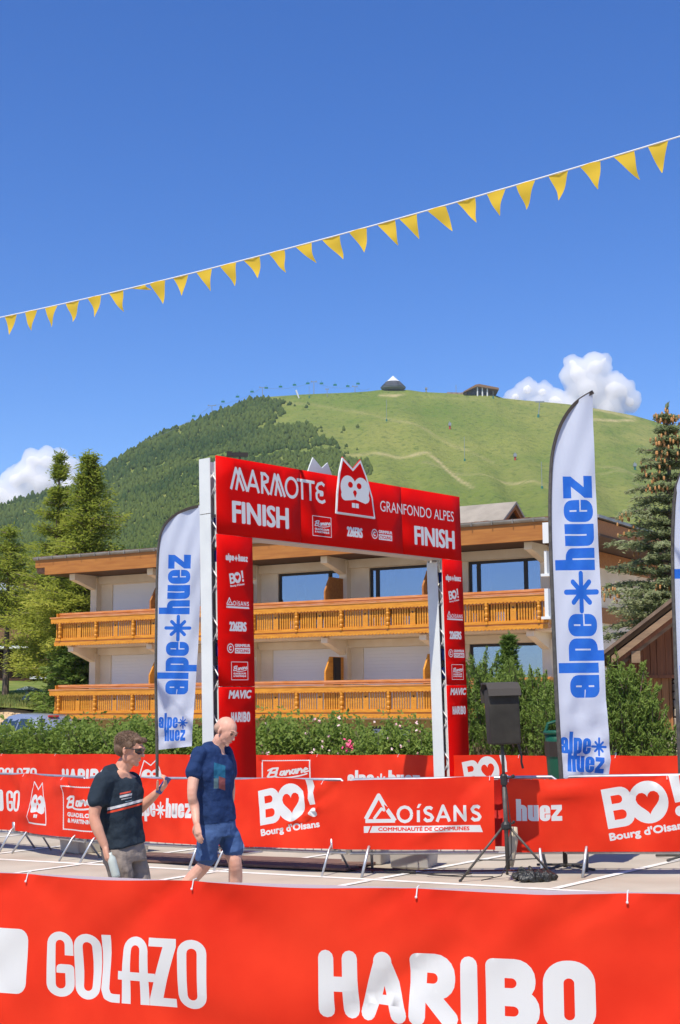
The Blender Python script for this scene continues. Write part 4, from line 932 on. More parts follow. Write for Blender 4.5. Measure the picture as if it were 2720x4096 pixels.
def conifer(name, base, H, rad, label, cat, m_leaf, lean=0, whorls=26, per=6, droop=.35, seglen=.28, nq=9, qs=.07, top=.12, cones=0, low=.12, shape=1.0, seed=1, loose=.0, lsize=1.0, group=None, fuzz=.45):
    """trunk, limbs in whorls, side twigs on every limb, needle tufts on every twig"""
    r0 = np.random.default_rng(seed); t = empty(name, base, label=label, cat=cat, group=group)
    mb = MB(); mb.tube([(0, 0, -.3), (lean*.3, 0, H*.5), (lean, 0, H)], [H*.016+.05, H*.010+.02, .012], 8)
    lim = MB(); TP = []; TD = []; CP = []
    for w in range(whorls):
        f = low+(1-low)*(w/whorls)**.95; z = H*f+(r0.uniform(-.25, .25) if loose else 0); L0 = rad*(1-f)**shape+top*.5
        for k in range(per):
            a_ = 2*pi*(k+r0.uniform(-.35, .35))/per+w*1.3; L = L0*r0.uniform(.6-loose*.3, 1.18+loose*.2)*(1 if not loose else max(.45, .95+.6*noise.noise(V((cos(a_)*1.3, sin(a_)*1.3, z*.55+seed))))); dr = droop*r0.uniform(.6, 1.3)
            ns = max(3, int(L/seglen)); pts = []
            for q in range(ns+1):
                s = q/ns; pts.append(np.array([lean*f+cos(a_)*L*s, sin(a_)*L*s, z+L*(.35*s-dr*1.9*s*s*(1-.25*s))+.0]))
            lim.tube(pts, [.012*H**.5*(1-.8*q/ns) for q in range(ns+1)], 4, cap=False)
            for q in range(ns):
                p0, p1 = pts[q], pts[q+1]; s = (q+.5)/ns
                d = p1-p0; d /= np.linalg.norm(d)+1e-9; side = np.cross(d, [0, 0, 1]); side /= np.linalg.norm(side)+1e-9
                if s < .12: continue
                for sg in (-1, 1):
                    tl = L*.30*(1.15-s)*r0.uniform(.6, 1.2)+.06
                    tn = max(2, int(tl/(qs*1.1)))
                    for e_ in range(tn):
                        g = (e_+1)/tn; pp = p0+(p1-p0)*r0.uniform(0, 1)+(side*sg*.85+d*.5)*tl*g+np.array([0, 0, -.22*tl*g*g])
                        TP.append(pp); TD.append(side*sg*.7+d*.7)
                TP.append(p0+(p1-p0)*.5); TD.append(d)
            if cones and f > .45 and r0.uniform() < cones: CP.append(pts[-1]); CP.append(pts[-2])
    for q in range(14): TP.append(np.array([lean, 0, H*(1-.006*q*2)])); TD.append(np.array([0, 0, 1.]))
    TP = np.array(TP); TD = np.array(TD); n_ = len(TP)
    P = np.repeat(TP, nq, 0)+r0.normal(0, qs*fuzz, (n_*nq, 3)); D = np.repeat(TD, nq, 0)
    V_, Q = quads(P, qs*lsize, .28, axis=D*.9+rand_unit(len(P))*.5)
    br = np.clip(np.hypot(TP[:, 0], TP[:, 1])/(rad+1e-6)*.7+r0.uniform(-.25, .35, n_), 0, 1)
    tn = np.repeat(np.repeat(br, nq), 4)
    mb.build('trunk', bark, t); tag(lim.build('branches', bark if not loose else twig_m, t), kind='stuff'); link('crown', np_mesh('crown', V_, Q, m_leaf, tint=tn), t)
    if CP:
        CP = np.array(CP); cb_ = MB()
        for c_ in CP:
            for e_ in range(int(r0.integers(3, 7))):
                o_ = c_+r0.normal(0, .08, 3)+np.array([0, 0, -.04]); cb_.lathe([(.008, -.055), (.024, -.03), (.024, .02), (.008, .045)], o_, 5)
        tag(cb_.build('cones', cone_m, t), kind='stuff')
    print(name, 'leaf quads', len(Q)); return t
def base_at(px, Y): p = at(px, 2831, Y); return (p.x, Y, gz(p.x))
TREE1 = base_at(340, 60)
LK = dict(qs=.115, nq=6, seglen=.30, fuzz=1.25)
conifer('larch', TREE1, 12.8, 4.3, 'light green larch with a full rounded top overlapping the left end of the chalet roof', 'tree', leaf_larch, whorls=34, per=7, droop=.16, low=.2, shape=.80, seed=3, loose=.3, **{**LK, 'nq': 8})
conifer('larch', base_at(205, 61.5), 13.3, 4.2, 'larch with the thin bare leader standing in front of the left cloud', 'tree', leaf_larch, lean=.15, whorls=22, per=5, droop=.10, low=.46, shape=1.0, seed=5, loose=.6, **{**LK, 'fuzz': .9, 'nq': 6})
conifer('larch', base_at(262, 63), 10.9, 4.0, 'shorter larch filling the gap between the two tallest larches', 'tree', leaf_larch, whorls=22, per=7, droop=.2, low=.34, shape=.7, seed=6, loose=.5, **LK)
conifer('larch', base_at(20, 64), 10.2, 4.2, 'wide loose larch spreading across the left edge above the dark chalet', 'tree', leaf_larch, whorls=12, per=6, droop=.15, low=.62, shape=.5, seed=8, loose=.6, **LK)
conifer('young_conifer', base_at(555, 82), 11.6, 2.6, 'small soft green conifer peeping over the chalet roof left of the short flag', 'tree', leaf_pine, whorls=24, per=7, qs=.13, nq=5, seed=11, shape=.7)
conifer('blue_spruce', base_at(2712, 31), 8.35, 2.9, 'blue spruce with orange cones at the right edge, its branches crossing the chalet wall', 'tree', leaf_spruce, whorls=27, per=7, droop=.24, qs=.062, nq=11, low=.10, shape=.85, cones=.40, seed=21, seglen=.2)
def shooty(name, base, w, d, h, label, nshoot, seed, leader=None, m_leaf=leaf_pine, qs=.042, nq=75, sl=.40):
    r0 = np.random.default_rng(seed); t = empty(name, base, label=label, cat='shrub', group='mountain pine shrubs behind the barrier'); TP = []; TN = []; D = []
    st_ = MB()
    def shoot(p, dirn, L, b_):
        st_.tube([p-dirn*L*.6, p+dirn*L*.9], [.012, .004], 4, cap=False)
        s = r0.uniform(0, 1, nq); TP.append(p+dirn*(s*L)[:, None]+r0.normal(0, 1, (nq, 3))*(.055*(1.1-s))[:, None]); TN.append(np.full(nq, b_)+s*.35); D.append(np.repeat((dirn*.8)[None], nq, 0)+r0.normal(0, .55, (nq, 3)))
    for k in range(nshoot):
        u = rand_unit(1)[0]; u[2] = abs(u[2]) if r0.uniform() < .8 else u[2]; f = r0.uniform(.35, 1.0)**.45
        p = np.array([u[0]*w*f, u[1]*d*f, h*.42+u[2]*h*.50*f])*np.array([r0.uniform(.9, 1.1)]*3)
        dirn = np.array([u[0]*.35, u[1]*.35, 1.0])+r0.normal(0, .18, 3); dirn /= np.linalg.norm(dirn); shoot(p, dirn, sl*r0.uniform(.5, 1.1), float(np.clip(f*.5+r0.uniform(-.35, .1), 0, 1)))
    if leader:
        for q in range(40):
            z = h*.85+(leader-h*.85)*q/40; rr = (1-q/40)*.34+.02; a_ = r0.uniform(0, 6.28)
            shoot(np.array([rr*cos(a_), rr*sin(a_), z]), np.array([cos(a_)*.3, sin(a_)*.3, 1.0])/1.05, .22, .5)
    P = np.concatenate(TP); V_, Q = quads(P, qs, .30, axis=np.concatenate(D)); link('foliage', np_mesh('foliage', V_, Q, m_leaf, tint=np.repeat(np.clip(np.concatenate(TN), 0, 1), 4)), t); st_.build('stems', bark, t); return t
shooty('pine_shrub', base_at(1960, 27.5), 1.0, .8, 2.75, 'big mountain pine between the right leg of the arch and the speaker', 420, 31)
shooty('pine_shrub', base_at(2120, 27.0), .75, .8, 2.45, 'mountain pine with a tall leader behind the speaker', 360, 33)
conifer('young_spruce', base_at(2040, 28.6), 3.3, .55, 'thin pointed young spruce rising out of the pine shrubs beside the arch', 'tree', leaf_pine, whorls=22, per=6, qs=.045, nq=8, droop=.05, seed=35, shape=.8, low=.3, seglen=.12)
shooty('pine_shrub', base_at(2235, 26.2), .45, .6, 2.3, 'mountain pine half hidden behind the tall right flag', 200, 36)
shooty('pine_shrub', base_at(2480, 24.2), .62, .5, 2.5, 'mountain pine with upright shoots between the tall flag and the barn', 330, 37)
shooty('pine_shrub', base_at(2590, 24.0), .45, .35, 1.9, 'lower pine growth in front of the barn boards', 60, 38)
shooty('pine_shrub', base_at(2640, 23.6), .9, .35, .95, 'low pale green shrubs at the foot of the barn', 150, 39, m_leaf=leaf_rose)
conifer('young_spruce', base_at(300, 57), 5.6, 2.0, 'rounded green shrub under the larch at the left end of the chalet', 'tree', leaf_pine, whorls=22, per=8, qs=.10, nq=7, droop=.15, seed=41, shape=.5, low=.1)
# grass tufts on the bank
n_ = 9000; P = np.stack([rng.uniform(-17, -7, n_), rng.uniform(57.6, 66, n_), np.zeros(n_)], -1); P[:, 2] = 2.1+(P[:, 1]-58)*.07
V_, Q = quads(P, .11, .25, axis=np.repeat(np.array([[0, 0, 1.]]), n_, 0)); tag(link('bank_tufts', np_mesh('bank_tufts', V_, Q, mat('tuft', (.11, .17, .035), .9, tint=(.26, .27, .08), trans=.3), tint=np.repeat(rng.uniform(0, 1, n_), 4))), kind='stuff')
# green litter bin
p = at(2248, 3010, 21.5); t = empty('litter_bin', (p.x, 21.5, gz(p.x)), label='round green litter bin just left of the tall flag', cat='litter bin')
bm_ = mat('bin_green', (0.003, 0.075, 0.04), .45); mb = MB(); mb.lathe([(.20, .75), (.22, .8), (.25, 1.30), (.25, 1.42)], seg=20); mb.build('body', bm_, t, smooth=True); mb = MB(); mb.lathe([(.252, 1.10), (.256, 1.10), (.260, 1.32), (.250, 1.32)], seg=20); mb.build('dark_band', frame_d, t)
mb = MB(); mb.tube([(.25*cos(a_), .25*sin(a_), 1.45) for a_ in np.linspace(0, 2*pi, 21)], .03, 8); mb.build('rim', bm_, t, smooth=True); mb = MB(); mb.tube([(-.25, 0, 1.42), (-.2, 0, 1.58), (0, 0, 1.64), (.2, 0, 1.58), (.25, 0, 1.42)], .025, 8); mb.build('handle', bm_, t); mb = MB(); mb.tube([(0, .22, 0), (0, .22, 1.2)], .03, 8); mb.build('post', alu, t)
# ================================================================ FINISH ARCH (stands square to the tilted ground)
AL, AR = V((-1.68, 19.02)), V((1.99, 23.5)); ae = (AR-AL).normalized(); A_ROT = atan2(ae.y, ae.x)
AM = Matrix.Translation((AL.x, AL.y, gz(AL.x))) @ Matrix.Rotation(A_ROT, 4, 'Z')
arch = empty('finish_arch', label='red FINISH arch on two white sided truss towers over the road', cat='finish arch')
tilt = Matrix.Rotation(-.02, 4, 'Y')
arch.matrix_world = Matrix.Translation((AL.x+.105, AL.y, gz(AL.x))) @ tilt @ Matrix.Rotation(A_ROT, 4, 'Z')
W_, H_, BB, LWD = 5.81, 5.34, 4.27, .70
RW = .56
art = Art()
marmotte_word(art, .29, 4.905, 2.02, .30)
for x_, w_f in ((.32, 1.14), (4.515, 1.09)): art.at(x_, 4.455, 1.9, 1); art.text('FINISH', 0, 0, .285, w_f/1.9, bold=.065)
art.at(0, 0)
banane_logo(art, 2.0, 4.40, .42, .29, False); n226_logo(art, 2.80, 4.455, .36, .135); grimpeur_logo(art, 3.39, 4.455, .52, .16)
art.text('GRANFONDO ALPES', 3.625, 4.905, .165, 1.99)
a_ = art
def leg_logos(x):
    w = .44
    xh = ah_w = None
    ah_text(a_, x, 3.92, .070, 'alpe*huez', sx=.44/(.070*6.24))
    bo_logo(a_, x+.08, 3.60, .195)
    oisans_logo(a_, x, 3.275, .45, False)
    n226_logo(a_, x+.06, 2.97, .32, .115); grimpeur_logo(a_, x, 2.665, .45, .135); banane_logo(a_, x+.08, 2.31, .32, .24, False)
    a_.text('MAVIC', x+.02, 2.065, .10, .42, bold=.14, shear=.25); haribo_logo(a_, x+.06, 1.745, .37, .135)
leg_logos(.165); leg_logos(5.27+.055)
flat = lambda u, v: (u, 0.0, v)
g_ = .004
for (x0, x1) in ((0, 1.74), (1.74, 4.18), (4.18, W_)): o = printed('beam_panel', [(x0+g_, BB), (x1-g_, BB), (x1-g_, H_), (x0+g_, H_)], art, lambda u, v: (u, .0015*sin(u*3+v*5), v), [board_red, board_white], arch, .3, .3)
for (x0, x1) in ((0, LWD), (5.25, W_)):
    for z0, z1 in ((.08, 2.22), (2.22, BB)): printed('leg_panel', [(x0, z0+g_), (x1, z0+g_), (x1, z1-g_), (x0, z1-g_)], art, flat, [board_red, board_white], arch, .3, .3)
for p_ in arch.children:
    s_ = p_.modifiers.new('s', 'SOLIDIFY'); s_.thickness = .012; s_.offset = -1; s_.use_rim = True
# emblem board riding on the beam, and the grey back of its twin on the rear side
def emblem(y, nm, mats, art2, name='emblem_board'):
    pts = [(2.50, 4.76), (3.45, 4.76), (3.40, 5.08), (3.27, 5.40), (3.12, 5.65), (2.93, 5.49), (2.69, 5.64), (2.60, 5.40), (2.535, 5.08)]
    o = printed(name, pts, art2, lambda u, v: (u, y, v), mats, arch, .2, .2); s_ = o.modifiers.new('s', 'SOLIDIFY'); s_.thickness = .02; s_.offset = -1; return o
ar2 = Art(); marmot_logo(ar2, 2.50, 4.76, .95, .88, 0)
ar2.line([(2.515, 4.775), (3.435, 4.775), (3.385, 5.08), (3.255, 5.39), (3.12, 5.62), (2.93, 5.465), (2.69, 5.61), (2.612, 5.39), (2.55, 5.08)], .034, close=True)
emblem(-.035, 'front', [board_red, board_white], ar2)
mb = MB(); mb.prism([(2.22, 5.30), (2.32, 5.50), (2.40, 5.64), (2.60, 5.50), (2.74, 5.60), (2.90, 5.3)], 'y', .30, .32); mb.build('rear_emblem_board', white_panel, arch)
# truss
def truss_box(x0, x1, y0, y1, z0, z1, axis='z', n_=12):
    ch_ = MB(); br = MB()
    cs = [(x0, y0), (x1, y0), (x1, y1), (x0, y1)] if axis == 'z' else [(y0, z0), (y1, z0), (y1, z1), (y0, z1)]
    a0, a1 = (z0, z1) if axis == 'z' else (x0, x1)
    P = (lambda c, t: (c[0], c[1], t)) if axis == 'z' else (lambda c, t: (t, c[0], c[1]))
    for c in cs: m_ = MB(); m_.tube([P(c, a0), P(c, a1)], .025, 6); m_.build('chord', alu_white, arch)
    for k in range(n_):
        t0, t1 = a0+(a1-a0)*k/n_, a0+(a1-a0)*(k+1)/n_
        for i_ in range(4):
            c, d = cs[i_], cs[(i_+1) % 4]
            if k % 2: c, d = d, c
            br.tube([P(c, t0), P(d, t1)], .010, 5, cap=False)
    tag(br.build('lattice', alu_white, arch), kind='stuff')
D0, D1 = .02, .285
truss_box(.06, LWD-.28, D0+.02, D1, .02, H_-.03, n_=16); truss_box(5.31, 5.62, D0+.02, D1, .02, H_-.03, n_=16)
truss_box(LWD-.2, 5.31, D0+.02, D1, BB+.06, BB+.40, 'x', 16)
for (x, ) in ((-.012,), (5.238,)):
    for z0, z1 in ((.05, 4.22 if x > 1 else 4.55), (4.56, 5.32)):
        if x > 1 and z0 > 4: continue
        mb = MB(); mb.box(x, x+.012, .105, .31, z0, z1); mb.build('side_panel', white_panel, arch)
for x in (.085, 5.335):
    for z0, z1 in ((.05, 2.3), (2.85, 3.9), (4.1, 4.35), (4.55, 5.28)): mb = MB(); mb.box(x, x+.008, .018, .12, z0, min(z1, 4.24) if x > 1 else z1); mb.build('side_lining', white_panel, arch)
mb = MB(); mb.box(0, W_, .298, .31, BB, H_-.03); mb.build('rear_panel', white_panel, arch)
for x0, x1 in ((0, LWD), (5.25, W_)): mb = MB(); mb.box(x0+.002, x1, .298, .31, .05, BB-.002); mb.build('rear_panel', white_panel, arch)
for x in (LWD-.03, 5.78): mb = MB(); mb.box(x, x+.01, .03, .29, .05, H_-.1); mb.build('inner_panel', white_panel, arch)
mb = MB(); mb.box(LWD, 5.25, .01, .296, BB-.015, BB); mb.build('beam_soffit', mat('soffit_board', (.50, .42, .37), .8), arch)
for x in (.12, 5.36):
    for z in (4.45, 4.0, 2.75, 2.45): mb = MB(); mb.box(x, x+.14, .12, .17, z-.12, z+.06); mb.build('strap', blue_tarp, arch)
for x in (-.15, 5.15): mb = MB(); mb.box(x, x+.9, -.05, .75, .0, .018); mb.build('base_plate', alu, arch)

# ================================================================ BARRIERS AND THEIR BANNERS
def barrier_proto():
    L = 2.0; t = empty('crowd_barrier'); mb = MB()
    mb.tube([(0, 0, .24), (0, 0, 1.02), (.06, 0, 1.07), (L-.06, 0, 1.07), (L, 0, 1.02), (L, 0, .24), (0, 0, .24)], .019, 8); mb.build('frame', alu, t, smooth=True)
    mb = MB()
    for k in range(1, 16): mb.tube([(L*k/16, 0, .24), (L*k/16, 0, 1.07)], .007, 5, cap=False)
    tag(mb.build('bars', alu, t), kind='stuff')
    fm = MB(); fm.tube([(0, 0, .36), (.0, -.10, .28), (0, -.30, .0)], .014, 8); fm.tube([(0, 0, .36), (.0, .10, .28), (0, .30, .0)], .014, 8); fm.box(-.02, .02, -.05, .05, .26, .40); fme = fm.mesh('foot', alu, True)
    link('foot', fme, t, (.16, 0, 0), (0, R(6), 0)); link('foot', fme, t, (L-.16, 0, 0), (0, R(-6), 0)); return t
BAR = barrier_proto(); used = [False]
def barrier(a, b, label, group):
    a, b = V(a), V(b); L = (b-a).length
    t = BAR if not used[0] else copy_tree(BAR); used[0] = True
    t.location = (a.x, a.y, gz(a.x)); t.rotation_euler = (0, -atan2(gz(b.x)-gz(a.x), L), atan2(b.y-a.y, b.x-a.x)); t.scale = ((L-.05)/2.0, 1, 1); tag(t, label, 'barrier', group); return t
J = [(-6.3, 22.4), (-4.45, 20.6), (-3.35, 19.1), (-1.5, 17.8), (.1, 16.75), (2.5, 16.2), (4.9, 15.6)]
J3 = [(-9.5, 33.1), (-7.38, 31.27), (-5.7, 29.77), (-4.05, 28.27), (-2.6, 27.05), (-1.19, 25.85), (.38, 24.48), (1.94, 23.12), (3.36, 21.9), (4.78, 20.67), (6.5, 19.2)]
JF = [(-2.6, 8.1), (-1.77, 7.52), (-.71, 6.9), (.34, 6.44), (1.2, 6.12), (2.2, 5.8)]
lab2 = ['at the far left end of the middle row', 'behind the printed marmot badge and wire of feet at left', 'behind the left man', 'behind the man in blue shorts', 'under the OISANS lettering', 'at the right end of the middle row']
for i_ in range(6): barrier(J[i_], J[i_+1], 'steel crowd barrier ' + lab2[i_].replace('and wire of feet ', ''), 'crowd barriers of the middle row')
lab3 = ['at the left end of the far row', 'under the far GOLAZO lettering', 'under the far HARIBO lettering', 'under the far marmot ears', 'behind the left leg of the arch', 'under the far Banane frame', 'under the far alpe huez lettering', 'under the far BO lettering', 'right of the speaker in the far row', 'at the right end of the far row']
for i_ in range(10): barrier(J3[i_], J3[i_+1], 'steel crowd barrier ' + lab3[i_], 'crowd barriers of the far row')
labf = ['at the left edge of the nearest row', 'behind the GOLAZO lettering of the nearest banner', 'behind the plain red stretch of the nearest banner', 'behind the HARIBO lettering of the nearest banner', 'at the right edge of the nearest row']
JB = [(x+.045, y+.095) for x, y in JF]
for i_ in range(5): barrier(JB[i_], JB[i_+1], 'steel crowd barrier ' + labf[i_], 'crowd barriers of the nearest row')

def path_fn(path, off, z0, waves, sag=0.0):
    P = [V(p) for p in path]; S = [0]
    for p, q in zip(P[:-1], P[1:]): S.append(S[-1]+(q-p).length)
    def pos(u):
        k = 0
        while k < len(S)-2 and u > S[k+1]: k += 1
        e = (P[k+1]-P[k]).normalized(); return P[k]+e*(u-S[k]), e
    def f(u, v):
        p = V((0, 0)); e = V((0, 0))
        for d_ in (-.12, -.06, 0, .06, .12): a_, b_ = pos(min(max(u+d_, 0), S[-1])); p += a_*.2; e += b_*.2
        if u < .12 or u > S[-1]-.12: p, e = pos(u)
        e = e.normalized(); n_ = V((e.y, -e.x)); w = waves(u, v)+off; dz = sag and -sag*sum(max(0, 1-abs((u-s_)/.9))*0 for s_ in S)
        q = p+n_*w; return (q.x, q.y, gz(q.x)+v)
    return f, S
def fold(u0, v0, du_, dv_, ang, amp): 
    def g(u, v):
        a, b = u-u0, v-v0; x = a*cos(ang)+b*sin(ang); y = -a*sin(ang)+b*cos(ang)
        return amp*math.exp(-(x/du_)**2-(y/dv_)**2)
    return g
def waves_of(seed, amp, ties, top, n_=16, L=12, big=1.0):
    r0 = random.Random(seed); fs = [fold(r0.uniform(0, L), r0.uniform(.3, top), r0.uniform(.25, .7)*big, r0.uniform(.03, .10)*big, r0.uniform(-.9, .9), r0.uniform(-amp, amp)) for _ in range(n_)]
    for tx in ties:
        for sg in (-1, 1): fs.append(fold(tx+sg*.16, top-.07, .20, .018, sg*-.45, -amp*.55))
    ph = r0.uniform(0, 6)
    def w(u, v):
        s = sum(g(u, v) for g in fs); k = (top-v)/.8
        s += amp*(.8*sin(u*1.7+ph)*k + .35*sin(u*4.3+v*3+ph*2)*k + .18*sin(u*9.1-v*5)*k) + .012*sin(v*3.1+u)
        return s
    return w
def banner(name, path, off, u0, u1, v0, v1, art_, seed, amp, ties, label, group, du=.09, dv=.07, topf=None, big=1, n_=16):
    f, S = path_fn(path, off, 0, waves_of(seed, amp, ties, v1, n_, S_of(path), big))
    tf = topf or (lambda u: 0)
    g = lambda u, v: (lambda q: (q[0], q[1], q[2]+tf(u)*(v-v0)/(v1-v0)))(f(u, v))
    o = printed(name, [(u0, v0), (u1, v0), (u1, v1), (u0, v1)], art_, g, [vinyl_red, vinyl_white], None, du, dv); tag(o, label, 'banner', group)
    for tx in ties:
        if not u0 < tx < u1: continue
        q = V(g(tx, v1-.035)); q2 = V(g(tx, v1)); mb = MB(); e_ = V(g(tx+.05, v1))-V(g(tx-.05, v1)); n2 = V((e_.y, -e_.x, 0)).normalized()*.004
        mb.tube([q+n2*1.5, q2+n2*1.5+V((0, 0, .006)), q2-n2*4+V((0, 0, .01))], .0028, 5); mb.ball(q+n2*2, .006, 6, 4); mb.build('cable_tie', board_white, o)
    return o
def S_of(path): return sum((V(q)-V(p)).length for p, q in zip(path[:-1], path[1:]))
# nearest banner
art = Art(); golazo_logo(art, 1.365, .520, .965, .318); haribo_logo(art, 2.90, .530, 1.26, .300); art.rrect(.93, .520, 1.245, .835, .055)
tiesF = []
def u_of(path, x):
    s = 0
    for p, q in zip(path[:-1], path[1:]):
        if p[0] <= x <= q[0]: return s+(V(q)-V(p)).length*(x-p[0])/(q[0]-p[0])
        s += (V(q)-V(p)).length
tiesF = [u_of(JF, x) for x in (-1.59, -.71, .34, 1.2)]
tf = lambda u: -.006+.006*math.cos((u-tiesF[1])*2*pi/1.1)
banner('barrier_banner', JF, .03, 0.05, S_of(JF)-.05, .30, 1.105, art, 4, .034, tiesF, 'big red banner across the foreground printed GOLAZO and HARIBO', None, .06, .05, tf, big=1.3, n_=20)
# pale translucent edge strip seen over the top rail of the nearest barriers
f, S = path_fn(JF, -.055, 0, lambda u, v: 0)
printed('banner_back_flap', [(.05, .72), (S_of(JF)-.05, .72), (S_of(JF)-.05, 1.098), (.05, 1.098)], None, f, [mat('vinyl_back', (.62, .58, .60), .5, trans=.15)], bpy.data.objects['barrier_banner'], .2, .2)
# middle banner: GOLAZO piece, long piece, right piece
J2o = J
tz = 1.075
bow = lambda u: .012*sin(u*2.7)+.008*sin(u*5.1)
artA = Art(); artA.rrect(1.62, .55, 2.02, .86, .05); golazo_logo(artA, 2.10, .55, 1.0, .30)
banner('barrier_banner', J, .085, 0, 2.58, .28, tz, artA, 11, .05, [1.2], 'red banner piece at the left edge with a cut off white square and G', 'banners on the middle row of barriers', topf=bow)
artB = Art(); marmot_logo(artB, 2.86, .42, .62, .56, .035); banane_logo(artB, 3.93, .385, .98, .575); ah_text(artB, 5.38, .60, .178, 'alpe*huez', sx=.88); bo_logo(artB, 7.43, .53, .56); oisans_logo(artB, 8.79, .475, 1.375)
banner('barrier_banner', J, .105, 2.50, 10.30, .285, tz, artB, 12, .055, [2.6, 3.9, 5.4, 6.9, 8.3, 10.25], 'long red banner with marmot badge, Banane frame, BO! and OISANS lettering', 'banners on the middle row of barriers', topf=bow, n_=40, big=.8)
artC = Art(); ah_text(artC, 10.54, .60, .178, 'huez', sx=1.08); bo_logo(artC, 11.55, .50, .60)
banner('barrier_banner', J, .095, 10.42, 13.0, .255, tz-.01, artC, 13, .05, [10.46, 12.2], 'red banner right of the speaker stand printed huez and BO!', 'banners on the middle row of barriers', topf=bow)
# far banner
art3 = Art(); art3.rrect(1.6, .50, 2.55, .815, .05); golazo_logo(art3, 2.80, .50, 1.38, .31); haribo_logo(art3, 5.02, .50, 1.55, .31); marmot_logo(art3, 7.45, .42, .74, .57, .035); banane_logo(art3, 10.78, .40, 1.15, .60)
ah_text(art3, 12.80, .575, .20, 'alpe*huez', sx=1.28); bo_logo(art3, 15.27, .56, .60); oisans_logo(art3, 17.3, .50, 1.3)
tiesT = [1.2, 2.9, 4.8, 7.0, 8.9, 10.5, 12.1, 13.9, 16.3, 18.0, 19.6]
banner('barrier_banner', J3, .06, 0, S_of(J3), .28, 1.10, art3, 21, .035, tiesT, 'long red banner on the farthest row of barriers below the hedge', None, .14, .10, n_=30, topf=lambda u: .006*sin(u*3.3))
# flap of dark red where the long banner turns back beside the speaker pole
f, S = path_fn(J, -.10, 0, lambda u, v: .05*sin(v*6)-.05*cos((u-10.3)*12))
o = printed('banner_end', [(10.12, .30), (10.62, .30), (10.62, 1.04), (10.12, 1.04)], None, f, [mat('vinyl_red_back', (.48, .012, .006), .55)], None, .05, .08); tag(o, 'loose dark red banner end folded back behind the speaker pole', 'banner')

# ================================================================ THINGS ON THE TARMAC
tub_m = mat('grey_ballast_plastic', (0.50, 0.49, 0.44), .6, c2=(.42, .40, .36), scale=3)
def tub(x, y, rot, w, label):
    mb = MB(); mb.v = []; a, b, c, d = w/2, .24, w/2*.92, .20
    mb.add([(-c, -d, .0), (c, -d, .0), (c, d, .0), (-c, d, .0), (-a, -b, .34), (a, -b, .34), (a, b, .34), (-a, b, .34)], [(3, 2, 1, 0), (4, 5, 6, 7), (0, 1, 5, 4), (1, 2, 6, 5), (2, 3, 7, 6), (3, 0, 4, 7)])
    mb.box(-w/2-.02, w/2+.02, -.26, .26, .34, .38)
    t = tag(mb.build('ballast_block', tub_m, loc=(x, y, gz(x)), rot=(0, 0, rot), bevel=.02), label, 'ballast block', 'ballast blocks behind the middle barriers')
    return t
tub(.86, 17.35, R(-20), .50, 'grey ballast block under the OISANS banner left of the speaker stand'); tub(.30, 17.9, R(-20), .55, 'grey ballast block in shadow further left behind the OISANS banner'); tub(-3.62, 20.25, R(-48), .5, 'grey ballast block behind the left man under the banner'); tub(-3.0, 20.1, R(-48), .6, 'second grey ballast block just right of the left one in shadow')
matm = mat('timing_mat', (0.20, 0.115, 0.085), .9, c2=(.11, .06, .05), scale=5, stretch=(1, 8, 1), detail=8)
def slab(a, b, w, h, nm, m_, lb, ct, gr=None):
    a, b = V(a), V(b); c = (a+b)/2; mb = MB(); L = (b-a).length; mb.box(-L/2, L/2, -w/2, w/2, 0.002, h)
    return tag(mb.build(nm, m_, loc=(c.x, c.y, gz(c.x)+.012), rot=(0, -.02, atan2(b.y-a.y, b.x-a.x)), bevel=.004), lb, ct, gr)
slab((-2.75, 19.5), (.35, 17.55), .55, .025, 'rubber_mat', matm, 'brown rubber cable mat nearer the arch, behind the barriers', 'mat', 'brown mats behind the barriers')
slab((-2.55, 18.85), (.15, 17.1), .40, .03, 'rubber_mat', matm, 'brown rubber cable mat just behind the barrier feet', 'mat', 'brown mats behind the barriers')
cabm = mat('dark_red_cable', (.10, .02, .02), .6); cabk = mat('black_cable', (.025, .022, .02), .6)
def cable(pts, m_, lb, r=.010):
    P = [V((x, y, gz(x)+r+.02)) for x, y in pts]; Q = []
    for i_ in range(len(P)-1):
        p0 = P[max(i_-1, 0)]; p1 = P[i_]; p2 = P[i_+1]; p3 = P[min(i_+2, len(P)-1)]
        for k in range(6):
            t_ = k/6; Q.append(.5*((2*p1)+(-p0+p2)*t_+(2*p0-5*p1+4*p2-p3)*t_*t_+(-p0+3*p1-3*p2+p3)*t_**3))
    mb = MB(); mb.tube(Q, r, 5); tag(mb.build('cable', m_, smooth=True), lb, 'cable')
r0 = random.Random(5)
for k in range(5):
    y0 = 18.9-.11*k; cable([(-2.9+i_*.42, y0-i_*.26+r0.uniform(-.05, .05)+.12*k) for i_ in range(10)], cabm if k % 2 else cabk, ['dark red', 'black'][k % 2 == 0]+' cable, number %s of the bundle counted from the barrier feet' % ['one', 'two', 'three', 'four', 'five'][k])
cable([(.5, 16.75), (.85, 16.45), (1.2, 16.2), (1.45, 16.3), (1.25, 16.45), (.95, 16.35), (1.3, 16.05), (1.7, 15.95)], cabk, 'thin black cable looping on the ground left of the speaker stand', .006)
cable([(.2, 17.2), (.7, 16.85), (1.2, 16.62), (1.7, 16.5), (2.3, 16.5)], cabm, 'dark red cable running behind the speaker stand', .009)

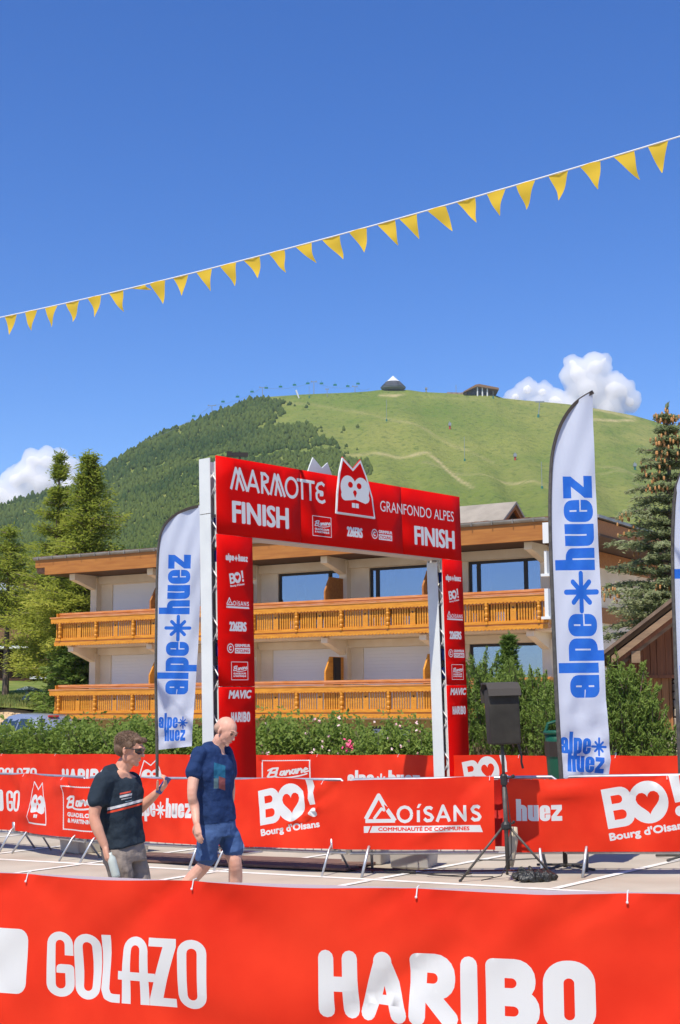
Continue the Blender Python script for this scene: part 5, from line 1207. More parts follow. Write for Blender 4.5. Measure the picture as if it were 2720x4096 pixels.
# speaker on its tripod
SB = V((1.80, 15.78)); g0 = gz(SB.x)
t = empty('speaker_stand', (SB.x, SB.y, g0), (0, -.026, 0), 'black tripod stand holding the covered loudspeaker, legs splayed on the tarmac', 'speaker stand')
mb = MB(); mb.tube([(0, 0, .12), (0, 0, 1.10)], .024, 10); mb.build('lower_tube', black_mt, t, smooth=True)
mb = MB(); mb.tube([(0, 0, 1.08), (0, 0, 1.50)], .018, 10); mb.build('upper_tube', black_mt, t, smooth=True)
mb = MB(); mb.lathe([(.035, 1.02), (.038, 1.04), (.038, 1.12), (.028, 1.14)], seg=12); mb.tube([(.03, 0, 1.09), (.09, -.02, 1.10)], .012, 6); mb.ball((.10, -.02, 1.11), .022); mb.build('clamp', black_pl, t)
mb = MB(); mb.lathe([(.04, .54), (.055, .56), (.055, .60), (.03, .63)], seg=12); mb.tube([(.03, 0, .60), (.08, 0, .61)], .010, 6); mb.ball((.085, 0, .62), .018); mb.build('hub', black_pl, t)
for (x, y) in ((-.52, .02), (.50, -.06), (.05, .55)):
    d = V((x, y)); mb = MB(); mb.tube([(x*.07, y*.07, .57), (x, y, .012)], .013, 8); mb.build('leg', black_mt, t, smooth=True); mb = MB(); mb.ball((x, y, .014), .018); mb.build('rubber_foot', black_pl, t)
    mb = MB(); mb.tube([(0, 0, .22), (x*.62, y*.62, .23)], .008, 6); mb.build('brace', black_mt, t)
mb = MB(); mb.tube([(.02, -.02, 1.0), (.05, -.03, .6), (.045, -.03, .3), (-.08, -.05, .06), (-.3, -.05, .02)], .006, 5); mb.build('wire', cabk, t)
cover = mat('speaker_cover', (0.018, 0.016, 0.012), .8, c2=(.034, .030, .023), scale=4, bump=.006, bscale=9); cover2 = mat('speaker_cover_flap', (0.05, 0.043, 0.036), .8, bump=.004, bscale=12)
sp = empty('loudspeaker', (SB.x-.028, SB.y, g0+1.46), (0, -.026, R(7)), 'boxy black loudspeaker in a weather cover on top of the tripod', 'speaker')
mb = MB(); mb.add([(-.165, -.17, 0), (.165, -.17, 0), (.14, .17, 0), (-.14, .17, 0), (-.185, -.17, .60), (.165, -.17, .60), (.14, .17, .60), (-.155, .17, .60)], [(3, 2, 1, 0), (4, 5, 6, 7), (0, 1, 5, 4), (1, 2, 6, 5), (2, 3, 7, 6), (3, 0, 4, 7)])
o = mb.build('body', cover, sp, smooth=True); bv = o.modifiers.new('b', 'BEVEL'); bv.width = .02; bv.segments = 3
mb = MB(); mb.prism([(-.215, .525), (-.19, .60), (-.10, .665), (.13, .675), (.19, .60), (.19, .45), (.182, .45), (.182, .59), (.12, .655), (-.09, .65), (-.175, .59), (-.20, .53)], 'x', -.185, .178)
o = mb.build('rain_flap', cover2, sp)
mb = MB(); mb.add([(.178, -.20, .53), (.178, -.19, .60), (.178, -.10, .665), (.178, .13, .672), (.205, .19, .60), (.23, .12, .50), (.19, .19, .45), (.18, .1, .50)], [(0, 1, 2, 3, 4, 5, 6, 7)]); mb.build('side_flap', cover2, sp)
mb = MB(); mb.tube([(.17, .05, .02), (.19, .02, -.06), (.20, 0, -.14), (.195, 0, -.20), (.21, 0, -.27)], [.016, .015, .012, .012, .014], 5); mb.build('strap', cover2, sp)
# rubbish bag
bb = MB()
for k in range(26):
    a_ = r0.uniform(0, 6.28); rr_ = r0.uniform(0, 1)**.5
    bb.ball((.25*rr_*cos(a_), .15*rr_*sin(a_), .05+.05*(1-rr_)), (r0.uniform(.05, .10), r0.uniform(.04, .08), r0.uniform(.04, .095)), 9, 7)
bb.ball((-.13, 0, .14), (.05, .04, .04), 9, 7)
o = bb.build('rubbish_bag', mat('black_bin_liner', (.018, .019, .017), .38, bump=.02, bscale=22, spec=.5), loc=(2.05, 15.72, gz(2.05)), smooth=True)
rm = o.modifiers.new('r', 'REMESH'); rm.mode = 'VOXEL'; rm.voxel_size = .012; tx = bpy.data.textures.new('bag', 'VORONOI'); tx.noise_scale = .06; dd = o.modifiers.new('d', 'DISPLACE'); dd.texture = tx; dd.strength = .035; o.scale = (.85, .85, .85); tag(o, 'crumpled shiny black bin bag lying under the tripod', 'bin bag')
mb = MB(); mb.tube([(0, 0, .02), (.02, 0, .12), (.05, 0, .32), (.06, 0, .44)], [.045, .05, .055, .035], 10); tag(mb.build('hanging_sock', mat('beige_cloth', (.50, .42, .30), .9), loc=(1.83, 15.92, gz(1.8)+.12), smooth=True), 'beige cloth bundle hanging from the barrier behind the tripod', 'cloth')

# ================================================================ FEATHER FLAGS
def flag(Y, pole_px, edge_px, text, label, small=None, seed=1):
    """outline given as bearings from the square, carried to the flag's own plane"""
    pl = [at(x, y, Y) for x, y in pole_px]; ed = [at(x, y, Y) for x, y in edge_px]
    base = V((pl[-1].x, Y, gz(pl[-1].x))); t = empty('feather_flag', base, label=label, cat='feather flag', group='white feather flags with blue lettering')
    loc = lambda p: (p.x-base.x, p.z-base.z)
    # smooth pole curve
    P = [V((*loc(p), 0)) for p in pl]; C_ = []
    for i_ in range(len(P)-1):
        p0, p1, p2, p3 = P[max(i_-1, 0)], P[i_], P[i_+1], P[min(i_+2, len(P)-1)]
        for k in range(5):
            q = k/5; C_.append(.5*((2*p1)+(-p0+p2)*q+(2*p0-5*p1+4*p2-p3)*q*q+(-p0+3*p1-3*p2+p3)*q**3))
    C_.append(P[-1]); E_ = [loc(p) for p in ed]
    art = Art(); text(art, loc, lambda px, py: loc(at(px, py, Y)))
    outl = [(p.x, p.y) for p in C_]+[e for e in E_[::-1]]
    zt = max(p[1] for p in outl)
    rs = random.Random(seed); K = [(rs.uniform(8, 16), rs.uniform(-3, 3), rs.uniform(0, 6), rs.uniform(.004, .012)) for _ in range(5)]
    xs_ = [p[0] for p in outl]
    def fn(u, v):
        dx = max(0, u-min(xs_)-.02); y = 0
        for a_, b_, c_, d_ in K: y += d_*sin(a_*u+b_*v+c_)
        low = max(0, 1-(v-min(p[1] for p in outl))/1.1)
        y += low*(.03*sin(9*v+14*u)+.02*sin(23*v-9*u)) + .01*sin(v*7-u*22)*min(1, dx*6)
        return (u, y*min(1, dx*8)+.002, v)
    o = printed('sail', outl, art, fn, [flag_white, flag_blue], t, .05, .08)
    mb = MB(); n_ = len(C_); pts = [(p.x, 0, p.y) for p in C_]+[(C_[-1].x+.02, 0, .02)]
    mb.tube(pts, [.012+.016*i_/(n_*1.) for i_ in range(n_)]+[.028], 8); mb.build('pole', black_mt, t, smooth=True)
    mb = MB(); w = .045 if Y < 20 else .05
    sl_ = []
    for i_ in range(int(n_*.62)): sl_.append(C_[i_])
    mb2 = MB()
    for i_, p in enumerate(sl_):
        q = C_[min(i_+1, n_-1)]-C_[max(i_-1, 0)]; nrm = V((-q.y, q.x, 0)).normalized(); ww = w*(1-.45*i_/len(sl_)); a_, b_ = p-nrm*ww*.35, p+nrm*ww*.65
        mb2.v += [(a_.x, -.016, a_.y), (b_.x, -.014, b_.y), (b_.x, .014, b_.y), (a_.x, .016, a_.y)]
    for i_ in range(len(sl_)-1):
        for k in range(4): mb2.f.append([i_*4+k, i_*4+(k+1) % 4, i_*4+4+(k+1) % 4, i_*4+4+k]); mb2.m.append(0)
    mb2.f += [[3, 2, 1, 0], [len(sl_)*4-4+k for k in range(4)]]; mb2.m += [0, 0]
    mb2.build('sleeve', flag_sleeve, t)
    mb = MB()
    for k in range(4): mb.tube([(C_[-1].x+.02, 0, .05), (C_[-1].x+.02+.4*cos(.8+k*pi/2), .4*sin(.8+k*pi/2), .02)], .015, 6)
    mb.build('cross_base', black_mt, t); return t
def txt_right(art, loc, L):
    a0 = L(2386, 2790); z1 = L(2352, 1893); ln = z1[1]-a0[1]; ang = atan2(ln, z1[0]-a0[0]-.0)
    n = 6.24; xh = .345; dirn = V((z1[0]-a0[0]+.0, ln)); tot = dirn.length; rot = atan2(dirn.y, dirn.x)
    b = L(2400, 2790); ah_text(art, b[0], b[1], xh, 'alpe*huez', rot=rot, sx=tot/(xh*n))
    q = L(2240, 3012); ah_text(art, q[0], q[1], .185, 'alpe*', rot=R(-3), sx=.84); q = L(2268, 3085); ah_text(art, q[0], q[1], .185, 'huez', rot=R(-4), sx=.86)
def txt_left(art, loc, L):
    a0 = L(752, 2778); z1 = L(764, 2212); dirn = V((z1[0]-a0[0], z1[1]-a0[1])); xh = .40; b = L(752, 2778)
    ah_text(art, b[0], b[1], xh, 'alpe*huez', rot=atan2(dirn.y, dirn.x), sx=dirn.length/(xh*6.24))
    q = L(634, 2912); ah_text(art, q[0], q[1], .19, 'alpe*', rot=R(-1), sx=.76); q = L(657, 2965); ah_text(art, q[0], q[1], .19, 'huez', rot=R(1), sx=.72)
flag(16.75, [(2371, 1566), (2300, 1612), (2245, 1690), (2213, 1790), (2202, 1900), (2200, 2100), (2210, 2400), (2222, 2700), (2232, 2900), (2246, 3112)],
     [(2373, 1700), (2390, 2100), (2410, 2500), (2425, 2800), (2443, 3040), (2432, 3117)], txt_right, 'tall white feather flag with blue alpe huez lettering right of the speaker', seed=2)
flag(25.0, [(800, 2022), (745, 2036), (690, 2066), (652, 2110), (634, 2180), (628, 2300), (625, 2500), (623, 2700), (625, 2850), (628, 3000)],
     [(800, 2150), (800, 2400), (792, 2600), (778, 2800), (770, 2920), (766, 2985)], txt_left, 'shorter looking white feather flag left of the arch with its edge behind the tower', seed=5)
flag(17.4, [(2860, 1760), (2790, 1800), (2735, 1870), (2702, 1960), (2692, 2080), (2690, 2250), (2697, 2500), (2706, 2750), (2713, 2890), (2722, 3110)],
     [(2863, 1900), (2880, 2300), (2900, 2700), (2915, 2950), (2920, 3100)], lambda a, l_, L: ah_text(a, L(2880, 2790)[0], L(2880, 2790)[1], .345, 'alpe*huez', rot=R(91), sx=1.2), 'white feather flag cut off by the right edge of the view', seed=9)

# ================================================================ BUNTING
S0, S1 = at(-260, 1322, 24.0), at(2980, 466, 14.2)
bun = empty('bunting', S0, label='string of yellow triangular pennants crossing the blue sky', cat='bunting')
yel = mat('yellow_pennant', (0.88, 0.60, 0.06), .7, trans=.5, spec=.1); cord = mat('white_cord', (.75, .74, .70), .7)
def sp_(t_): return S0.lerp(S1, t_)+V((0, 0, -.16*4*t_*(1-t_)))
mb = MB(); mb.tube([sp_(k/60)-S0 for k in range(61)], .009, 5); mb.build('cord', cord, bun)
def px_of(P):
    q = CM.transposed() @ (P-V((0, 0, EYE))); return 1360+F*q.x/-q.z, 2048-F*q.y/-q.z
tt = np.linspace(0, 1, 900); pxs_ = [px_of(sp_(k))[0] for k in tt]
PEN = [(19, 48, 0, 1), (100, 48, 0, 1), (180, 50, .02, 1), (263, 54, .02, 1), (350, 54, .10, 1), (436, 56, .14, 1), (520, 58, .35, .35), (598, 62, .12, 1), (692, 60, .08, 1), (785, 62, .14, 1), (880, 64, .14, 1), (974, 64, .16, 1), (1075, 62, .16, 1), (1181, 64, .2, .85), (1288, 70, .16, 1),
       (1396, 70, .12, 1), (1509, 70, .16, 1), (1596, 70, .16, 1), (1709, 72, .2, .95), (1827, 72, .16, 1), (1947, 74, .04, 1), (2065, 76, -.01, 1), (2194, 78, .02, 1), (2320, 80, .10, 1), (2453, 82, .16, 1), (2592, 80, .02, 1)]
PEN = [(-170, 48, .02, 1), (-80, 48, .0, 1)]+PEN+[(2735, 84, .05, 1), (2875, 86, .1, 1)]
for k, (px, w, lean, ln) in enumerate(PEN):
    a_ = sp_(np.interp(px, pxs_, tt)); b_ = sp_(np.interp(px+w, pxs_, tt)); e = (b_-a_); wd_ = e.length; e.normalize(); h = .34*ln*random.uniform(.94, 1.05)
    rr_ = random.uniform(-.5, .5) if ln > .5 else 1.1; mb = MB(); n_ = 8; side = V((e.y, -e.x, 0)).normalized()
    for j in range(n_+1):
        s = j/n_; c = a_.lerp(b_, .5)+V((0, 0, -h*s))+e*(lean*1.1*s+.012*sin(s*5+k)*s)+side*(.08*rr_*s*s+.03*sin(s*4+k*1.7)*s)
        hw = wd_/2*(1-s)+.004; tw = rr_*.5*s
        d = (e*cos(tw)+side*sin(tw))
        m_ = c+side*(.02*sin(k*2.3)*(1-s))
        mb.v += [tuple(c-d*hw-S0), tuple(m_-S0), tuple(c+d*hw-S0)]
    for j in range(n_):
        q = j*3
        for z in (0, 1): mb.f.append([q+z, q+z+1, q+z+4, q+z+3]); mb.m.append(0)
    mb.build('pennant', yel, bun, smooth=True)
# ================================================================ PEOPLE
skin = mat('skin', (0.62, 0.33, 0.22), .5, c2=(0.55, .25, .16), scale=9, bump=.0015, bscale=60, spec=.35)
skin2 = mat('fair_skin', (0.68, 0.40, 0.29), .5, c2=(0.60, .30, .21), scale=9, bump=.0015, bscale=60, spec=.35)
hair_m = mat('brown_hair', (0.085, 0.045, 0.024), .6, c2=(.16, .095, .055), scale=14, stretch=(1, 1, .25), detail=8, bump=.012, bscale=45); hair_s = mat('shaved_hair', (0.33, 0.20, 0.14), .75, c2=(.44, .27, .19), scale=20, bump=.002, bscale=90)
def cloth_mat(name, c, marks=(), rough=.85, c2=None):
    m = mat(name, c, rough, c2=c2 or tuple(k*.78 for k in c), scale=5, detail=6, bump=.030, bscale=9, spec=.15)
    n = m.node_tree.nodes; l = m.node_tree.links; b = n['Principled BSDF']; src = b.inputs['Base Color'].links[0].from_socket
    tc = [q for q in n if q.type == 'TEX_COORD'][0]; sx = n.new('ShaderNodeSeparateXYZ'); l.new(tc.outputs['Object'], sx.inputs[0])
    def M(op, a, b_):
        k = n.new('ShaderNodeMath'); k.operation = op
        for i_, v in enumerate((a, b_)):
            if isinstance(v, (int, float)): k.inputs[i_].default_value = v
            else: l.new(v, k.inputs[i_])
        return k.outputs[0]
    for (cc, x0, x1, z0, z1, sl_) in marks:
        zz = M('SUBTRACT', sx.outputs[2], M('MULTIPLY', M('SUBTRACT', sx.outputs[0], x0), sl_))
        f = M('MULTIPLY', M('MULTIPLY', M('GREATER_THAN', sx.outputs[0], x0), M('LESS_THAN', sx.outputs[0], x1)), M('MULTIPLY', M('GREATER_THAN', zz, z0), M('LESS_THAN', zz, z1)))
        x = n.new('ShaderNodeMix'); x.data_type = 'RGBA'; l.new(f, x.inputs[0]); l.new(src, x.inputs[6]); x.inputs[7].default_value = (*cc, 1); src = x.outputs[2]
    l.new(src, b.inputs['Base Color']); return m
class Body(MB):
    def limb(s, pts, rs, seg=12):
        """smooth tapered limb through joints, rounded at both ends"""
        P = [V(p) for p in pts]; Q = []; RR = []
        for i_ in range(len(P)-1):
            p0, p1, p2, p3 = P[max(i_-1, 0)], P[i_], P[i_+1], P[min(i_+2, len(P)-1)]
            for k in range(4):
                t = k/4; Q.append(.5*((2*p1)+(-p0+p2)*t+(2*p0-5*p1+4*p2-p3)*t*t+(-p0+3*p1-3*p2+p3)*t**3)); RR.append(rs[i_]+(rs[i_+1]-rs[i_])*t)
        Q.append(P[-1]); RR.append(rs[-1]); s.tube(Q, RR, seg); s.ball(P[0], rs[0]*.98, 12, 8); s.ball(P[-1], rs[-1]*.98, 12, 8); return s
    def loft(s, rings, lat, seg=20):
        """rings: (centre, half width along lat, half depth)"""
        n0 = len(s.v); lat = V(lat).normalized()
        for i_, (c, w, d) in enumerate(rings):
            c = V(c); up = (V(rings[min(i_+1, len(rings)-1)][0])-V(rings[max(i_-1, 0)][0])).normalized(); a = (lat-up*lat.dot(up)).normalized(); b = up.cross(a)
            for k in range(seg):
                t = 2*pi*k/seg; ct, st2 = cos(t), sin(t); q = .86
                s.v.append(tuple(c+a*(w*math.copysign(abs(ct)**q, ct))+b*(d*math.copysign(abs(st2)**q, st2))))
        for i_ in range(len(rings)-1):
            for k in range(seg):
                q = n0+i_*seg; s.f.append([q+k, q+(k+1) % seg, q+seg+(k+1) % seg, q+seg+k]); s.m.append(s.mi)
        s.f.append([n0+k for k in range(seg)][::-1]); s.m.append(0); q = n0+(len(rings)-1)*seg; s.f.append([q+k for k in range(seg)]); s.m.append(0); return s
    def finish(s, name, m, parent, vox=.007, sm=3, disp=None):
        o = s.build(name, m, parent, smooth=True); r_ = o.modifiers.new('r', 'REMESH'); r_.mode = 'VOXEL'; r_.voxel_size = vox; r_.use_smooth_shade = True
        if sm: k = o.modifiers.new('s', 'SMOOTH'); k.iterations = sm; k.factor = .5
        if disp:
            tx = bpy.data.textures.new('fold', 'CLOUDS'); tx.noise_scale = disp[0]; tx.noise_depth = 1; d = o.modifiers.new('d', 'DISPLACE'); d.texture = tx; d.strength = disp[1]; d.mid_level = .5
        return o
def head(B, c, fwd, up, s=1.0):
    """skull, jaw, nose, ears, brow, lips, eye sockets around centre c; fwd = where the face looks"""
    fwd, up = V(fwd).normalized(), V(up).normalized(); up = (up-fwd*up.dot(fwd)).normalized(); r_ = fwd.cross(up)
    g = lambda f, r, u: V(c)+(fwd*f+r_*r+up*u)*s
    def ell(p, a, b, d):
        n0 = len(B.v); B.ball((0, 0, 0), 1, 16, 12); M = [(V(q)) for q in B.v[n0:]]
        for i_, q in enumerate(M): B.v[n0+i_] = tuple(g(*p)+(fwd*q.x*a+r_*q.y*b+up*q.z*d)*s)
    ell((-.012, 0, .030), .098, .078, .088); ell((.030, 0, -.005), .066, .064, .085); ell((.040, 0, -.062), .046, .046, .042); ell((.074, 0, -.088), .018, .022, .016)
    ell((.010, .045, -.045), .040, .016, .042); ell((.010, -.045, -.045), .040, .016, .042)
    ell((.106, 0, -.018), .016, .014, .014); ell((.096, 0, .004), .012, .010, .026); ell((.088, 0, .034), .012, .046, .011)
    ell((.090, 0, -.048), .010, .022, .006); ell((.086, 0, -.058), .010, .020, .007)
    for sg in (-1, 1): ell((-.008, sg*.080, -.006), .014, .008, .027); ell((-.003, sg*.078, -.026), .010, .008, .012); ell((.084, sg*.030, .012), .010, .012, .007)
    return g, ell
def hand(B, wrist, d, n_, side, curl, spread=.0, s=1.0, thumb=1):
    """palm with five fingers; d = along the hand, n_ = out of the palm, curl in radians per joint"""
    d, n_ = V(d).normalized(), V(n_); n_ = (n_-d*n_.dot(d)).normalized(); w = d.cross(n_)*side; W0 = V(wrist)
    B.limb([W0, W0+d*.045*s, W0+d*.085*s], [.024*s, .026*s, .024*s], 8)
    for k in (-1.5, -.5, .5, 1.5): B.limb([W0+d*.02*s+w*k*.012*s, W0+d*.088*s+w*k*.019*s], [.016*s, .0125*s], 8)
    for k, L, r in ((-1.5, .062, .0092), (-.5, .074, .0098), (.5, .069, .0095), (1.5, .054, .0085)):
        p = W0+d*.088*s+w*k*.019*s; a = curl*.6; pts = [p]
        for j, f in enumerate((.45, .32, .26)):
            dd_ = (d*cos(a)+n_*sin(a)+w*k*spread*.12).normalized(); p = p+dd_*L*f*s*1.15; pts.append(p); a += curl
        B.limb(pts, [r*s, r*s*.95, r*s*.88, r*s*.75], 8)
    b = W0+d*.025*s-w*.028*s*thumb; B.limb([b, b+(d*.7-w*.7*thumb+n_*.3)*.042*s, b+(d*.95-w*.55*thumb+n_*.6)*.078*s], [.0135*s, .0115*s, .009*s], 8)

# ---- bald man in blue ------------------------------------------------------------
YB = 12.2; hub = at(868, 3300, YB); gB = gz(hub.x); OB = V((hub.x, YB, gB))
def p2(px, py, dy=0.0): return at(px, py, YB+dy)-OB
t = empty('person', OB, label='balding man in navy T-shirt and blue shorts walking right with his head bowed', cat='person')
B = Body(); fw = V((.80, -.60, 0)); lt = V((-.60, -.80, 0))
hc = p2(903, 2925, -.02)
g, ell = head(B, hc, (.72, -.50, -.48), (.42, -.12, .9), 1.0)
nk = p2(866, 2995, .02)
B.limb([p2(884, 2955, -.01), p2(870, 2985, .01), nk-V((0, 0, .05))], [.060, .060, .075])
sR = p2(795, 3016, -.13); sL = p2(898, 3012, .15); ch_ = p2(858, 3080, 0); wa = p2(862, 3200, 0); hi = p2(872, 3300, 0)
B.loft([(nk+V((0, 0, -.0)), .075, .07), (p2(853, 3015), .185, .085), (ch_, .185, .115), (wa, .155, .10), (hi, .150, .098), (p2(874, 3345), .115, .085)], lt)
eR = p2(768, 3178, -.23); wR = p2(786, 3292, -.30)
B.limb([sR, p2(778, 3090, -.17), eR, p2(778, 3225, -.21), wR], [.054, .052, .040, .042, .027]); hand(B, wR, p2(793, 3340, -.33)-wR, (.4, .6, .1), 1, .30, s=1.0)
eL = p2(922, 3165, .25); B.limb([sL, eL, p2(905, 3270, .22)], [.060, .042, .028]); hand(B, p2(905, 3270, .22), (.0, 0, -1), (-1, 0, 0), -1, .35)
# legs: rear leg (left in view) trailing, front leg straight
hR = p2(838, 3340, -.08); kR = p2(822, 3452, -.06); aR = p2(690, 3590, -.02)
hL = p2(908, 3335, .08); kL = p2(940, 3455, .02); aL = p2(938, 3650, .06)
B.limb([hR, p2(828, 3400, -.07), kR, p2(775, 3505, -.02), aR], [.085, .075, .057, .058, .036]); B.limb([hL, p2(926, 3400, .05), kL, p2(942, 3520, .07), aL], [.085, .075, .058, .060, .037])
o = B.finish('body', skin2, t, .0065, 2)
ft = MB()
for a_, dr in ((aR, V((.5, -.1, -.75))), (aL, V((.95, -.25, -.05)))):
    S_ = Body(); dr.normalize(); S_.limb([a_-dr*.06+V((0, 0, -.03)), a_+dr*.06+V((0, 0, -.05)), a_+dr*.18+V((0, 0, -.055))], [.042, .042, .032]); S_.finish('shoe', mat('grey_shoe', (.25, .25, .27), .7), t, .008, 1)
navy = cloth_mat('navy_tshirt', (0.018, 0.042, 0.125), [((.02, .12, .21), -.015, .075, 1.35, 1.475, -.35), ((.22, .07, .07), .025, .075, 1.26, 1.36, -.4), ((.09, .15, .17), -.015, .022, 1.26, 1.345, 0)])
S = Body()
S.loft([(p2(867, 2996, .01), .075, .07), (p2(857, 3003), .150, .082), (p2(851, 3020), .205, .105), (ch_, .205, .135), (p2(860, 3150), .178, .130), (wa, .170, .122), (p2(868, 3262), .175, .128), (p2(872, 3292), .178, .130)], lt)
S.limb([sR+V((.008, 0, .0)), p2(782, 3055, -.16), p2(777, 3088, -.17)], [.074, .069, .072]); S.limb([sL, p2(912, 3055, .19), p2(914, 3092, .21)], [.076, .076, .078])
S.finish('tshirt', navy, t, .009, 3, (.12, .036))
blue = cloth_mat('blue_shorts', (0.055, 0.105, 0.24), [((.35, .4, .5), .22, .235, .2, 2.0, 0)])
S = Body(); S.loft([(p2(870, 3262), .165, .115), (p2(872, 3300), .178, .128), (p2(874, 3345), .172, .13)], lt)
S.limb([p2(838, 3345, -.08), p2(829, 3400, -.07), p2(826, 3425, -.065)], [.108, .094, .094]); S.limb([p2(908, 3335, .07), p2(928, 3375, .05), p2(935, 3395, .04)], [.108, .092, .090])
S.loft([(p2(826, 3420, -.065), .094, .090), (p2(826, 3442, -.065), .096, .090)], lt); S.loft([(p2(934, 3388, .04), .088, .084), (p2(937, 3406, .04), .090, .084)], lt)
S.finish('shorts', blue, t, .009, 2, (.12, .028))
S = Body(); g2, e2 = g, None
n0 = 0
def cap_(S, c, fwd, up, s, parts):
    fwd, up = V(fwd).normalized(), V(up).normalized(); up = (up-fwd*up.dot(fwd)).normalized(); r_ = fwd.cross(up)
    for p, a, b, d in parts:
        n0 = len(S.v); S.ball((0, 0, 0), 1, 16, 12)
        for i_ in range(n0, len(S.v)): q = V(S.v[i_]); S.v[i_] = tuple(V(c)+(fwd*(p[0]+q.x*a)+r_*(p[1]+q.y*b)+up*(p[2]+q.z*d))*s)
cap_(S, hc, (.72, -.50, -.48), (.42, -.12, .9), 1.0, [((-.048, 0, .0), .066, .0805, .058), ((-.035, .0, .012), .060, .0815, .045)]); S.finish('cropped_hair', hair_s, t, .007, 2)

fb = V((.72, -.50, -.48)).normalized(); ub = V((.42, -.12, .9)); ub = (ub-fb*ub.dot(fb)).normalized(); rb_ = fb.cross(ub)
for sg in (-1, 1):
    e_ = hc+(fb*.086+rb_*sg*.031+ub*.016)*1.0; mb = MB(); mb.ball(e_, .0125, 10, 8); mb.build('eye', mat('shaded_eye', (.10, .05, .04), .4), t, smooth=True)
    q0 = hc+(fb*.094+rb_*sg*.014+ub*.036)*1.0; q1 = hc+(fb*.092+rb_*sg*.032+ub*.042)*1.0; q2 = hc+(fb*.080+rb_*sg*.052+ub*.036)*1.0
    mb = MB(); mb.tube([q0, q1, q2], [.004, .005, .003], 6); mb.build('eyebrow', hair_m, t)
q0 = hc+(fb*.097+rb_*.022-ub*.0525)*1.0; q1 = hc+(fb*.102-ub*.0525)*1.0; q2 = hc+(fb*.097-rb_*.022-ub*.0525)*1.0
mb = MB(); mb.tube([q0, q1, q2], [.002, .004, .002], 6); mb.build('lips', mat('lips', (.42, .13, .11), .5), t)

# ---- man with sunglasses and phone ------------------------------------------------
YM = 11.2; hub = at(490, 3380, YM); OM = V((hub.x, YM, gz(hub.x)))
def p1(px, py, dy=0.0): return at(px, py, YM+dy)-OM
t = empty('person', OM, label='brown haired man in dark T-shirt and sunglasses holding a phone up in front of him', cat='person')
B = Body(); hc = p1(519, 2998, 0); hf, hu = (.93, -.22, -.22), (.25, -.05, .95)
g, ell = head(B, hc, hf, hu, 1.10)
B.limb([p1(508, 3045, .02), p1(490, 3072, .02), p1(478, 3100, .02)], [.062, .062, .078])
lt = V((-.55, -.83, 0)); ch_ = p1(478, 3170); wa = p1(486, 3290); hi = p1(494, 3400)
B.loft([(p1(484, 3080), .07, .065), (p1(472, 3108), .19, .085), (ch_, .195, .12), (wa, .165, .11), (hi, .165, .115), (p1(498, 3440), .14, .10)], lt)
sR = p1(418, 3125, -.16); sL = p1(520, 3122, .18); eR = p1(377, 3262, -.22); wR = p1(420, 3385, -.24)
B.limb([sR, p1(392, 3190, -.2), eR, p1(390, 3315, -.235), wR], [.056, .055, .043, .044, .029]); hand(B, wR, p1(436, 3455, -.25)-wR, (.9, .3, .2), 1, .28, s=1.05)
eL = p1(538, 3238, .12); wL = p1(628, 3170, .0); B.limb([sL, eL, p1(590, 3206, .05), wL], [.060, .044, .040, .028]); hand(B, wL, p1(662, 3135, -.03)-wL, (.25, -.2, .9), -1, .75, s=1.05, thumb=1)
hR = p1(470, 3430, -.09); kR = p1(492, 3585, -.10); aR = p1(470, 3770, -.05); hL = p1(525, 3430, .09); kL = p1(575, 3580, .06); aL = p1(600, 3770, .08)
B.limb([hR, kR, aR], [.095, .060, .04]); B.limb([hL, kL, aL], [.095, .060, .04]); B.finish('body', skin, t, .0065, 2)
for a_ in (aR, aL): S_ = Body(); S_.limb([a_+V((-.05, 0, -.03)), a_+V((.07, -.02, -.04)), a_+V((.18, -.04, -.045))], [.04, .04, .032]); S_.finish('shoe', mat('grey_shoe', (.25, .25, .27), .7), t, .009, 1)
x0 = p1(443, 3230).x; z0 = p1(443, 3230).z; lx, lz = p1(492, 3180).x, p1(492, 3180).z
dark = cloth_mat('charcoal_tshirt', (0.024, 0.036, 0.050), [((.72, .72, .70), x0, 9, z0-.010, z0+.010, .22), ((.72, .07, .03), x0, 9, z0-.034, z0-.019, .22),
    ((.55, .08, .05), lx, lx+.075, lz+.012, lz+.024, .18), ((.55, .55, .54), lx, lx+.082, lz-.012, lz+.004, .18), ((.4, .4, .4), lx+.012, lx+.08, lz-.028, lz-.020, .18), ((.2, .3, .36), lx+.04, lx+.085, lz-.045, lz-.040, .18)])
S = Body()
S.loft([(p1(484, 3085), .075, .07), (p1(476, 3094), .15, .085), (p1(469, 3114), .215, .108), (ch_, .212, .138), (p1(482, 3230), .188, .136), (wa, .180, .132), (p1(492, 3355), .185, .138), (p1(496, 3385), .188, .14)], lt)
S.limb([sR+V((.006, 0, 0)), p1(400, 3170, -.19), p1(391, 3202, -.205)], [.077, .073, .076]); S.limb([sL, p1(528, 3175, .17), p1(533, 3205, .15)], [.076, .074, .074])
S.finish('tshirt', dark, t, .009, 3, (.13, .040))
taupe = cloth_mat('taupe_trousers', (0.27, 0.225, 0.19)); S = Body(); S.loft([(p1(492, 3360), .172, .12), (p1(495, 3400), .185, .135), (p1(498, 3445), .180, .135)], lt)
S.limb([hR, p1(484, 3510, -.10), kR, p1(478, 3700, -.06)], [.108, .094, .085, .075]); S.limb([hL, p1(553, 3505, .07), kL, p1(592, 3700, .07)], [.108, .092, .085, .075]); S.finish('trousers', taupe, t, .009, 2, (.11, .034))
S = Body(); cap_(S, hc, hf, hu, 1.10, [((-.020, 0, .048), .098, .0835, .0765), ((.044, 0, .080), .046, .058, .026), ((-.050, 0, -.005), .064, .082, .060), ((.0, .074, .035), .045, .014, .03), ((.0, -.074, .035), .045, .014, .03)])
